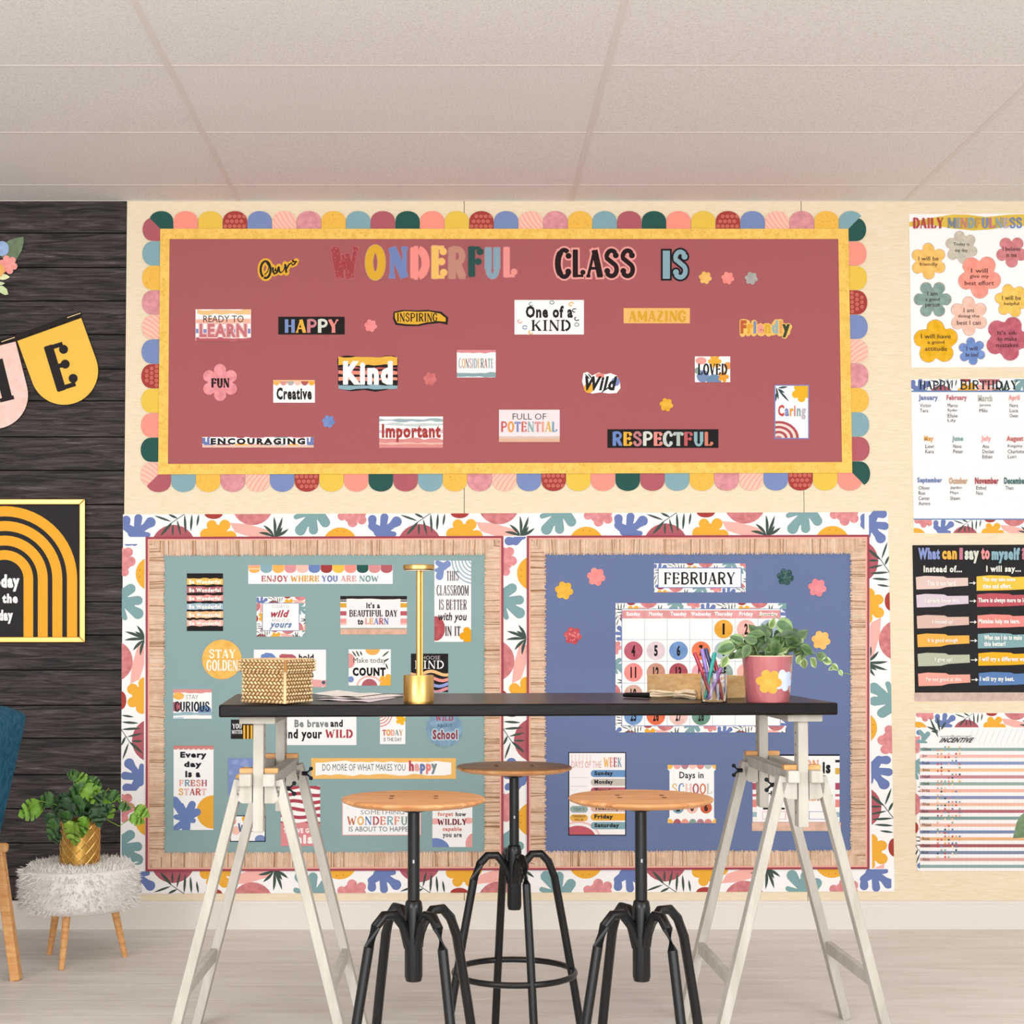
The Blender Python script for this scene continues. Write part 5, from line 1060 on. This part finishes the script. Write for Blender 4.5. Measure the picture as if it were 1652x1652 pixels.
PAP = [mat('#F4EBEA', rough=.7), mat('#E7DCE6', rough=.7), mat('#FAF6F2', rough=.7)]
def sheet(pts, lift, m, name, label, z0):
    g = 8; vs = []; cs_ = [on_z(x, y, ZT) for x, y in pts]
    for i in range(g+1):
        for j in range(g+1):
            u, v = i/g, j/g; p = cs_[0]*(1-u)*(1-v)+cs_[1]*u*(1-v)+cs_[2]*u*v+cs_[3]*(1-u)*v
            vs.append(Vector((p.x, p.y, ZT+z0+lift*(max(0, .45-u)/.45)**2+.002*math.sin(6*u)**2)))
    mb = MB(); mb.mesh(vs+[v+az*.0004 for v in vs], [f_ for i in range(g) for j in range(g) for f_ in ((i*(g+1)+j, (i+1)*(g+1)+j, (i+1)*(g+1)+j+1, i*(g+1)+j+1), tuple((g+1)**2+q for q in (i*(g+1)+j, i*(g+1)+j+1, (i+1)*(g+1)+j+1, (i+1)*(g+1)+j)))], m)
    tag(mb.build(name, smooth=60, origin=cs_[0]), label, 'paper', 'loose papers on the table')
sheet([(508, 1130), (596, 1133.4), (640, 1126), (560, 1123.5)], .0005, PAP[1], 'paper_sheet', 'lilac grey sheet lying lowest, between basket and lamp', .0006)
sheet([(512, 1128), (590, 1130.5), (652, 1124), (566, 1121.5)], .001, PAP[0], 'paper_sheet', 'pinkish white sheet in the middle of the paper pile', .0034)
sheet([(505, 1126.5), (576, 1128.5), (618, 1123), (545, 1120.5)], .006, PAP[2], 'paper_sheet', 'topmost white sheet with curled left edge beside the basket', .0062)

BOXW = grain('bamboo_box', ['#CF9E66', '#DDB27A', '#E8C594'], 9, (3, 3, 12), rough=.5, bump=.05, detail=5)
bc = Vector((px2(1127, 4.19), 4.19-DIST, ZT)); e1 = Vector((-.5, .866, 0)); e2 = Vector((.866, .5, 0))
bx_ = thing('wooden_box', 'open light bamboo box on the table behind the pen jar', 'box', bc+e1*.11+e2*.07)
def wall_(a, b, name):
    mb = MB(); d = (b-a).normalized(); n_ = Vector((-d.y, d.x, 0)); mb.bar(a+az*.029, b+az*.029, .008, .058, BOXW, side=n_); mb.build(name, bx_, bevel=.001)
wall_(bc, bc+e1*.22, 'side_panel'); wall_(bc+e2*.15, bc+e2*.15+e1*.22, 'side_panel'); wall_(bc+e2*.002, bc+e2*.148, 'end_panel'); wall_(bc+e1*.22+e2*.002, bc+e1*.22+e2*.148, 'end_panel')
mb = MB(); mb.bar(bc+e2*.005+e1*.11+az*.004, bc+e2*.145+e1*.11+az*.004, .21, .006, BOXW, side=e1); mb.build('bottom', bx_)

h0, h1 = on_z(1006, 1125.5, ZT), on_z(1050, 1127, ZT)
br = thing('cord_brush', 'black handled brush bound with knotted cream cord in front of the box', 'brush', (h0+h1)/2)
mb = MB(); mb.tube([h0+az*.006, h0+az*.0075+(h1-h0)*.1, h1+az*.0085], [.004, .0062, .0075], mat('#1D1A1C', rough=.4), 12); mb.build('handle', br, smooth=60)
CORD = mat('#E9D3B4', rough=.9, bump=.3, bscale=500); mb = MB(); t1 = on_z(1092, 1126.5, ZT); t2 = on_z(1121, 1128, ZT); up_ = az
for k in range(6):
    a = k/6*2*math.pi; o_ = Vector((0, math.sin(a)*.006, math.cos(a)*.005))
    mb.tube([h1-(h1-h0)*.05+o_+az*.010, h1+(t1-h1)*.3+o_*1.25+az*(.013+.004*math.sin(a)), t1+o_*.6+az*.010, t1+(t2-t1)*.45+o_*1.7+az*.014, t2+o_*2.0+az*.011], .0032, CORD, 7)
for k in range(5):
    a = k*1.3; c_ = t1+az*.010+Vector((.003*(k-2), 0, 0)); mb.tube([c_+Vector((.0015*math.sin(q), .0085*math.cos(q), .008*math.sin(q)+.0005)) for q in [i*math.pi/6 for i in range(13)]], .0024, CORD, 6)
mb.tube([h1+az*.017, h1+Vector((-.004, -.008, .020)), h1+Vector((.004, -.010, .022)), h1+Vector((.03, -.008, .016)), t1+Vector((0, -.004, .014))], .0022, CORD, 7)
tag(mb.build('cord_bundle', br, smooth=60), 'knotted cream cord')

def glass_mat():
    m = bpy.data.materials.new('clear_glass'); m.use_nodes = True; b = m.node_tree.nodes['Principled BSDF']
    b.inputs['Base Color'].default_value = (.95, .99, .98, 1); b.inputs['Transmission Weight'].default_value = 1; b.inputs['Roughness'].default_value = .02; b.inputs['IOR'].default_value = 1.45; return m
GLASS = glass_mat()
jc = Vector((px2(1150.5, 4.06), 4.06-DIST, ZT))
jr = thing('glass_jar', 'clear glass jar holding coloured pens beside the pink pot', 'jar', jc)
mb = MB(); mb.lathe(jc, [(0, 0), (.031, 0), (.033, .003), (.033, .071), (.0305, .073), (.0305, .005), (0, .005)], GLASS, 40); mb.build('body', jr, smooth=40)
pens = [(1120, 1052, 1148, 1124, '#A3213A', 'dark red pen leaning left in the glass jar'), (1132, 1046, 1147, 1122, '#8A72C0', 'light purple pen standing upright in the jar'), (1138, 1045, 1160, 1123, '#2E3566', 'navy blue pen in the jar, beside the purple one'),
        (1153, 1052, 1136, 1126, '#1FA193', 'teal green pen leaning right in the glass jar'), (1150, 1056, 1165, 1122, '#B3243A', 'bright red pen at the back of the jar'), (1163, 1076, 1141, 1128, '#8E5DA8', 'violet pen leaning far right in the jar'),
        (1158, 1082, 1139, 1127, '#8FB9C4', 'pale grey blue pen in the jar, under the violet one'), (1143, 1060, 1158, 1127, '#C13B4E', 'pen with red tip at the bottom of the jar')]
for i, (xa, ya, xb, yb, c, lb) in enumerate(pens):
    dd = 4.06+(-.012, .0, .008, -.006, .016, -.014, .004, .012)[i]; s_ = F/dd
    p1 = Vector(((xa-CX)/s_, dd-DIST+.004, EYE-(ya-1003)/s_)); p0 = Vector(((xb-CX)/s_, dd-DIST, ZT+.0075)); d = (p1-p0)
    pe = thing('pen', lb, 'pen', p0, 'coloured pens in the glass jar'); m_ = mat(c, rough=.35, spec=.5)
    mb = MB(); mb.tube([p0+d*.0, p0+d*.06, p0+d*.62], [.0015, .0042, .0045], m_, 10); mb.build('barrel', pe, smooth=40)
    mb = MB(); mb.tube([p0+d*.6, p0+d*.97, p0+d], [.0053, .0053, .003], mat(c, rough=.3, spec=.5, coat=.3), 10); mb.build('cap', pe, smooth=40)

pc = Vector((px2(1237, 4.045), 4.045-DIST, ZT)); S_ = F/4.045
fp = thing('flower_pot', 'glossy rose pink pot with orange and blue flower stickers on the table', 'pot', pc)
PINKG = mat('#B4646B', rough=.16, spec=.6, coat=.7); rad = lambda z: .053+(.0625-.053)*z/.112
mb = MB(); mb.lathe(pc, [(0, 0), (.0525, 0), (.0535, .002), (.0625, .112), (.0630, .1145), (.0608, .1145), (.0595, .10), (.0, .098)], PINKG, 48); mb.build('body', fp, smooth=35)
mb = MB(); mb.lathe(pc, [(.0612, .1142), (.0634, .1142), (.0634, .1165), (.0612, .1165), (.0612, .1142)], mat('#E9C9A6', rough=.5), 48); mb.build('rim', fp, smooth=40)
def decal(cx_, cy_, r, n, rot, c, lb):
    vs = []; fs = []; NR = 7; P_ = flower(cx_, cy_, r, n, rot, .36); k = len(P_)
    for j in range(NR+1):
        for a, b in P_:
            a, b = cx_+(a-cx_)*j/NR, cy_+(b-cy_)*j/NR
            z = EYE-(b-1003)/S_-ZT; q = max(-.98, min(.98, ((a-1237)/S_)/rad(z))); rr_ = rad(z)+(.0009 if c != '#C6D2EA' else .0006); vs.append(pc+Vector((rr_*q, -rr_*math.sqrt(1-q*q), z)))
    for j in range(NR): fs += [(j*k+i, (j+1)*k+i, (j+1)*k+(i+1) % k, j*k+(i+1) % k) for i in range(k)]
    mb = MB(); mb.mesh(vs, fs, mat(c, rough=.45, mott=.05)); tag(mb.build('flower_sticker', fp, smooth=60), lb)
decal(1256.5, 1096, 17.5, 6, .3, '#C6D2EA', 'pale blue flower sticker'); decal(1233, 1098, 20, 6, .1, '#F0A03E', 'orange flower sticker')

# leaves
def leaf_mesh(name, kind, m1, m2=None):
    """leaf of length 1 along +x, folded along the midrib and drooping"""
    if kind == 'ovate': out = [(0, 0), (.12, .20), (.3, .33), (.5, .34), (.7, .25), (.87, .11), (1, 0)]
    elif kind == 'round': out = [(0, 0), (.08, .28), (.28, .44), (.5, .46), (.72, .38), (.9, .18), (1, 0)]
    else: out = [(0, 0), (-.05, .2), (.1, .36), (.26, .42), (.27, .22), (.36, .44), (.5, .43), (.48, .2), (.6, .38), (.72, .31), (.68, .13), (.82, .2), (.92, .09), (1, 0)]
    xs_ = sorted(set(p[0] for p in out)); zf = lambda x, y: .24*abs(y)-.22*x*x+.05*math.sin(9*x)*abs(y)*2
    vs, fs, mi = [], [], []
    for s_ in (1, -1):
        b0 = len(vs); n = len(out)
        vs += [(x, 0, zf(x, 0)) for x, y in out]+[(x, s_*y*.55, zf(x, y*.55)) for x, y in out]+[(x, s_*y, zf(x, y)) for x, y in out]
        for i in range(n-1):
            fs.append((b0+i, b0+i+1, b0+n+i+1, b0+n+i)); mi.append(0); fs.append((b0+n+i, b0+n+i+1, b0+2*n+i+1, b0+2*n+i)); mi.append(1 if m2 else 0)
    me = bpy.data.meshes.new(name); me.from_pydata(vs, [], fs); me.materials.append(m1)
    if m2: me.materials.append(m2)
    me.polygons.foreach_set('material_index', mi); me.polygons.foreach_set('use_smooth', [True]*len(fs)); me.update(); return me
def leafm(h, k=KW): return mat(h, rough=.4, spec=.45, mott=.16, k=k)
IV = [leaf_mesh('leaf', 'ovate', leafm('#40602F'), leafm('#56763F')), leaf_mesh('leaf', 'ovate', leafm('#2F4B28'), leafm('#3B5A30')), leaf_mesh('leaf', 'round', leafm('#45693A'), leafm('#7D9A62')), leaf_mesh('leaf', 'ovate', leafm('#7E9C56'), leafm('#B9C99A'))]
MO = [leaf_mesh('leaf', 'cut', leafm('#3B6B26')), leaf_mesh('leaf', 'cut', leafm('#2A5128')), leaf_mesh('leaf', 'cut', leafm('#74A52C')), leaf_mesh('leaf', 'cut', leafm('#8DB63C'))]
def put_leaf(parent, me, px, py, d, size, ang, rr, tilt=.6):
    """leaf whose middle is seen near pixel (px,py) at distance d, size in px, ang = direction in the picture plane"""
    s_ = F/d; L_ = size/s_; a = R(ang); mid = Vector(((px-CX)/s_, d-DIST, EYE-(py-1003)/s_))
    o = bpy.data.objects.new('leaf', me); C.objects.link(o); o.parent = parent
    dirv = Vector((math.cos(a), rr.uniform(-tilt, tilt)*.8, math.sin(a))).normalized(); nrm = Vector((rr.uniform(-.5, .5), -1.0, rr.uniform(.1, 1.0)))
    nrm = (nrm-dirv*nrm.dot(dirv)).normalized(); yv = nrm.cross(dirv); M = Matrix((dirv, yv, nrm)).transposed().to_4x4()
    base = mid-dirv*L_*.5; o.matrix_local = Matrix.Translation(base-ORG[parent.name]) @ M @ Matrix.Scale(L_, 4); return base
def vine(mb, pts, d, r, m):
    mb.tube([Vector(((x-CX)/(F/(d+e)), d+e-DIST, EYE-(y-1003)/(F/(d+e)))) for x, y, e in pts], r, m, 6)
t = thing('trailing_plant', 'bushy green trailing plant growing out of the pink pot', 'plant', pc+az*.105); PLR = t
rr = random.Random(21); mb = MB(); SG = mat('#7E9455', rough=.5)
mb.lathe(pc, [(0, .0985), (.0592, .0985), (.0592, .104), (0, .109)], mat('#4A382C', rough=.95), 24); mb.build('soil', t)
mb = MB()
vine(mb, [(1245, 1062, 0), (1275, 1030, .0), (1305, 1048, -.01), (1330, 1064, -.02), (1348, 1078, -.02), (1358, 1085, -.02), (1374, 1088, -.02)], 4.045, .0012, SG)
vine(mb, [(1250, 1062, 0), (1262, 1020, .0), (1258, 1000, .0), (1248, 991, 0), (1230, 992, 0), (1224, 996, 0)], 4.045, .0010, SG)
vine(mb, [(1225, 1062, 0), (1205, 1035, -.01), (1186, 1046, -.02), (1174, 1060, -.02), (1170, 1076, -.02)], 4.045, .0012, SG)
vine(mb, [(1265, 1062, 0), (1290, 1052, -.02), (1294, 1070, -.03), (1296, 1078, -.03)], 4.045, .0012, SG)
for k in range(16):
    x = 1212+k*3.3; vine(mb, [(x, 1064, rr.uniform(-.02, .03)), (x+(x-1240)*.5, 1045, rr.uniform(-.03, .03)), (x+(x-1240)*1.0, 1028+rr.uniform(-6, 8), rr.uniform(-.03, .03))], 4.045, .0011, SG)
tag(mb.build('stem', t, smooth=60), kind='stuff')
for x, y, sz, an, k in ((1188, 1030, 20, 150, 2), (1170, 1045, 26, 195, 2), (1203, 1050, 22, 240, 0), (1192, 1055, 20, 215, 0), (1168, 1068, 20, 250, 3), (1180, 1058, 16, 200, 0), (1218, 1022, 26, 170, 0), (1208, 1034, 22, 190, 1), (1236, 1018, 24, 120, 0), (1246, 1005, 18, 60, 3), (1266, 1010, 26, 335, 2), (1272, 1022, 24, 20, 1), (1258, 1030, 28, 300, 1),
                        (1278, 1036, 28, 320, 0), (1285, 1050, 26, 300, 0), (1302, 1048, 24, 330, 0), (1297, 1052, 22, 260, 0), (1295, 1070, 20, 280, 3), (1288, 1064, 16, 250, 3), (1312, 1069, 20, 310, 3), (1326, 1060, 20, 330, 0), (1334, 1066, 18, 350, 3), (1346, 1076, 14, 320, 3), (1355, 1085, 10, 300, 3), (1340, 1078, 10, 200, 3), (1285, 1028, 16, 350, 1), (1250, 1045, 26, 270, 0), (1240, 1052, 22, 250, 0), (1228, 1044, 22, 230, 1), (1262, 1050, 24, 290, 1), (1230, 1058, 18, 200, 3), (1262, 1060, 18, 340, 3)):
    put_leaf(t, IV[k], x, y, 4.045+rr.uniform(-.05, .02), sz*1.12, an, rr, .4)
for k in range(54):
    a = rr.uniform(0, 6.28); q = rr.uniform(0, 1)**.6; x = 1242+62*q*math.cos(a); y = 1036+24*q*math.sin(a)
    put_leaf(t, IV[rr.choice((0, 0, 1, 1, 2, 3))], x, y, 4.045+rr.uniform(-.03, .06), rr.uniform(18, 27), math.degrees(math.atan2(1050-y, x-1243))+rr.uniform(-40, 40), rr, .6)

# ------------------------------------------------------------------ left side: gold pot on a furry stool, velvet chair
dg_ = 5.3; sg = F/dg_; gx, gy = px2(133.5, dg_), dg_-DIST
ZP = .312
fs_ = thing('fur_stool', 'round white furry stool by the dark plank wall, under the gold pot', 'stool', (gx, gy, 0))
FUR = mat('#F1EEE9', rough=.95)
mb = MB(); mb.lathe((gx, gy, 0), [(0, .17), (.165, .17), (.180, .19), (.182, .27), (.172, .298), (.14, .308), (0, .31)], FUR, 40); mb.build('cushion', fs_, smooth=60)
mb = MB(); rr = random.Random(5)
for i in range(5200):
    a = rr.uniform(0, 6.283)
    if rr.random() < .5: r = .165*math.sqrt(rr.random()); p = Vector((gx+r*math.cos(a), gy+r*math.sin(a), .305)); n_ = Vector((rr.uniform(-.6, .6), rr.uniform(-.6, .6), 1))
    else: p = Vector((gx+.178*math.cos(a), gy+.178*math.sin(a), rr.uniform(.18, .30))); n_ = Vector((math.cos(a), math.sin(a), rr.uniform(-.9, .5)))
    if (p.x-gx)**2+(p.y-gy)**2 < .066**2: continue
    n_.normalize(); s_ = n_.cross(Vector((rr.uniform(-1, 1), rr.uniform(-1, 1), .3))).normalized()*.0018; L_ = rr.uniform(.014, .028); tip = p+n_*L_+az*-.004
    mb.mesh([p-s_, p+s_, p+n_*L_*.6+s_*.6, tip], [(0, 1, 2, 3)], FUR)
tag(mb.build('fur', fs_), kind='stuff')
for k in range(3):
    a = k*2.09+.4; mb = MB(); mb.tube([(gx+.11*math.cos(a), gy+.11*math.sin(a), .175), (gx+.15*math.cos(a), gy+.15*math.sin(a), 0)], [.014, .009], WOODB, 12); mb.build('leg', fs_, smooth=50)
gp = thing('gold_pot', 'gold pot with raised diamond lattice on the white furry stool', 'pot', (gx, gy, ZP))
GP = mat('#C79A4E', rough=.38, metal=.9, k=1.0); RG = .0625; HG = .142
mb = MB(); mb.lathe((gx, gy, ZP), [(0, 0), (RG-.003, 0), (RG, .004), (RG, HG), (RG-.004, HG+.001), (RG-.005, HG-.012), (0, HG-.014)], GP, 48); mb.build('body', gp, smooth=35)
mb = MB(); GR = mat('#E6C07A', rough=.3, metal=.9, k=1.05)
for k in range(12):
    for s_ in (-1, 1):
        for j in range(4):
            pts = []
            for q in range(5):
                tt = (j+q/4)/4; a = 2*math.pi*(k/12)+s_*tt*1.05*2; pts.append((gx+(RG+.001)*math.cos(a), gy+(RG+.001)*math.sin(a), ZP+.004+tt*(HG-.006)))
            mb.tube(pts, .0016, GR, 5, cap=False)
tag(mb.build('lattice', gp, smooth=60), kind='stuff')
t = thing('cut_leaf_plant', 'green plant with deeply cut leaves spilling over the gold pot', 'plant', (gx, gy, ZP+HG-.013))
mb = MB(); mb.lathe((gx, gy, ZP), [(0, HG-.0135), (RG-.0055, HG-.0135), (RG-.0055, HG-.008), (0, HG-.004)], mat('#3A2A20', rough=.95), 24); mb.build('soil', t)
mb = MB(); SG2 = mat('#88A93C', rough=.5); rr = random.Random(9)
for pts in ([(150, 1322, 0), (172, 1300, -.02), (196, 1285, -.03), (215, 1296, -.03), (236, 1310, -.03)], [(150, 1322, 0), (176, 1320, -.03), (196, 1330, -.04), (214, 1318, -.04), (226, 1318, -.04)], [(120, 1322, 0), (95, 1296, -.02), (70, 1290, -.03), (48, 1304, -.03)],
            [(118, 1322, 0), (98, 1310, -.05), (92, 1330, -.07)], [(135, 1322, 0), (128, 1280, 0), (118, 1246, 0)], [(140, 1322, 0), (152, 1275, 0), (158, 1258, 0)], [(128, 1322, -.03), (124, 1322, -.07), (124, 1345, -.08)], [(140, 1322, 0), (178, 1270, 0), (200, 1296, -.02), (232, 1304, -.02)]):
    vine(mb, pts, dg_, .0014, SG2)
tag(mb.build('stem', t, smooth=60), kind='stuff')
for x, y, sz, an, k, e in ((50, 1306, 42, 200, 2, -.03), (74, 1291, 36, 190, 0, -.02), (91, 1332, 46, 262, 1, -.08), (88, 1338, 36, 240, 0, -.09), (110, 1308, 44, 240, 1, -.05), (126, 1278, 38, 200, 0, -.02), (154, 1281, 40, 330, 2, -.03), (150, 1274, 34, 30, 2, -.02), (133, 1254, 28, 130, 2, 0), (119, 1248, 22, 165, 0, 0), (156, 1262, 26, 340, 0, 0), (145, 1258, 22, 60, 2, 0), (122, 1345, 44, 265, 3, -.09), (138, 1333, 34, 250, 2, -.09),
                           (176, 1306, 36, 300, 2, -.02), (162, 1316, 34, 280, 1, -.05), (140, 1306, 38, 290, 1, -.05), (126, 1300, 36, 220, 0, -.05), (148, 1300, 34, 320, 1, -.04), (102, 1292, 32, 200, 1, -.02), (234, 1308, 26, 330, 2, -.03), (226, 1320, 26, 340, 2, -.04), (205, 1300, 20, 340, 0, -.03), (190, 1284, 24, 320, 0, -.02), (136, 1268, 32, 60, 0, 0), (112, 1322, 30, 250, 0, -.08), (168, 1284, 30, 340, 0, -.01), (62, 1298, 26, 150, 2, -.01), (96, 1350, 22, 250, 1, -.09)):
    put_leaf(t, MO[k], x, y, dg_+e, sz*.98, an, rr, .35)
for k in range(12):
    a = rr.uniform(0, 3.14); put_leaf(t, MO[rr.choice((0, 1, 1, 2))], 136+38*math.cos(a), 1304-26*math.sin(a)*rr.random(), dg_+rr.uniform(-.04, .03), rr.uniform(24, 32), math.degrees(a)+rr.uniform(-30, 30), rr, .5)

VEL = mat('#005F80', rough=.7, mott=.14, k=.75, spec=.1)
t = thing('velvet_armchair', 'dark teal velvet chair with wooden frame, cut off at left edge', 'chair', (-1.72, -.95, 0))
# chair faces left; profile in x-z, width along y
def slabq(name, pts, y0, y1, m, bevel=.02):
    mb = MB(); mb.prism([Vector((x, y0, z)) for x, z in pts], [Vector((x, y1, z)) for x, z in pts], m); o = mb.build(name, t, bevel=bevel); o.modifiers[0].segments = 4; return o
slabq('backrest', [(-1.50, .40), (-1.415, .39), (-1.322, .820), (-1.415, .850)], -1.36, -.86, VEL, .025)
slabq('seat', [(-2.0, .34), (-1.44, .32), (-1.44, .42), (-2.0, .45)], -1.38, -.84, VEL, .03)
for yy in (-1.40, -.83):
    mb = MB(); mb.bar((-1.97, yy, 0), (-1.93, yy, .36), .03, .04, WOODB); mb.build('leg', t, bevel=.004)
    mb = MB(); mb.bar((-1.36, yy, 0), (-1.42, yy, .40), .03, .04, WOODB); mb.build('leg', t, bevel=.004)
    mb = MB(); mb.bar((-2.0, yy-.01, .425), (-1.388, yy-.01, .405), .030, .028, WOODB, side=(0, 1, 0)); mb.build('side_rail', t, bevel=.008)

# plant at the right edge of the photo, mostly outside it
dx_ = 3.5; sx_ = F/dx_; X_ = px2(1755, dx_)
t = thing('floor_plant', 'leafy floor plant whose leaf tip enters at the lower right photo edge', 'plant', (X_, dx_-DIST, 0))
mb = MB(); mb.lathe((X_, dx_-DIST, 0), [(0, 0), (.10, 0), (.105, .01), (.13, .26), (.135, .27), (.122, .27), (.118, .24), (0, .24)], mat('#B98A6A', rough=.6), 36); mb.build('pot', t, smooth=40)
mb = MB(); FO = [leaf_mesh('leaf', 'ovate', leafm('#3F5A30'))]; rr = random.Random(31); specs = [(1655, 1329, 62, 207, -.02), (1700, 1290, 90, 130, .05), (1790, 1280, 90, 60, 0), (1830, 1340, 90, -10, .03), (1740, 1250, 90, 95, -.03), (1720, 1400, 80, 200, -.1), (1800, 1400, 80, -20, -.06)]
for x, y, sz, an, e in specs: vine(mb, [(1755, 1620, 0), (1755+(x-1755)*.3, (1620+y)/2, e/2), (x-sz*.45*math.cos(R(an)), y+sz*.45*math.sin(R(an)), e)], dx_, .003, SG)
tag(mb.build('stem', t, smooth=60), kind='stuff')
for x, y, sz, an, e in specs: put_leaf(t, FO[0], x, y, dx_+e, sz, an, rr, .3)
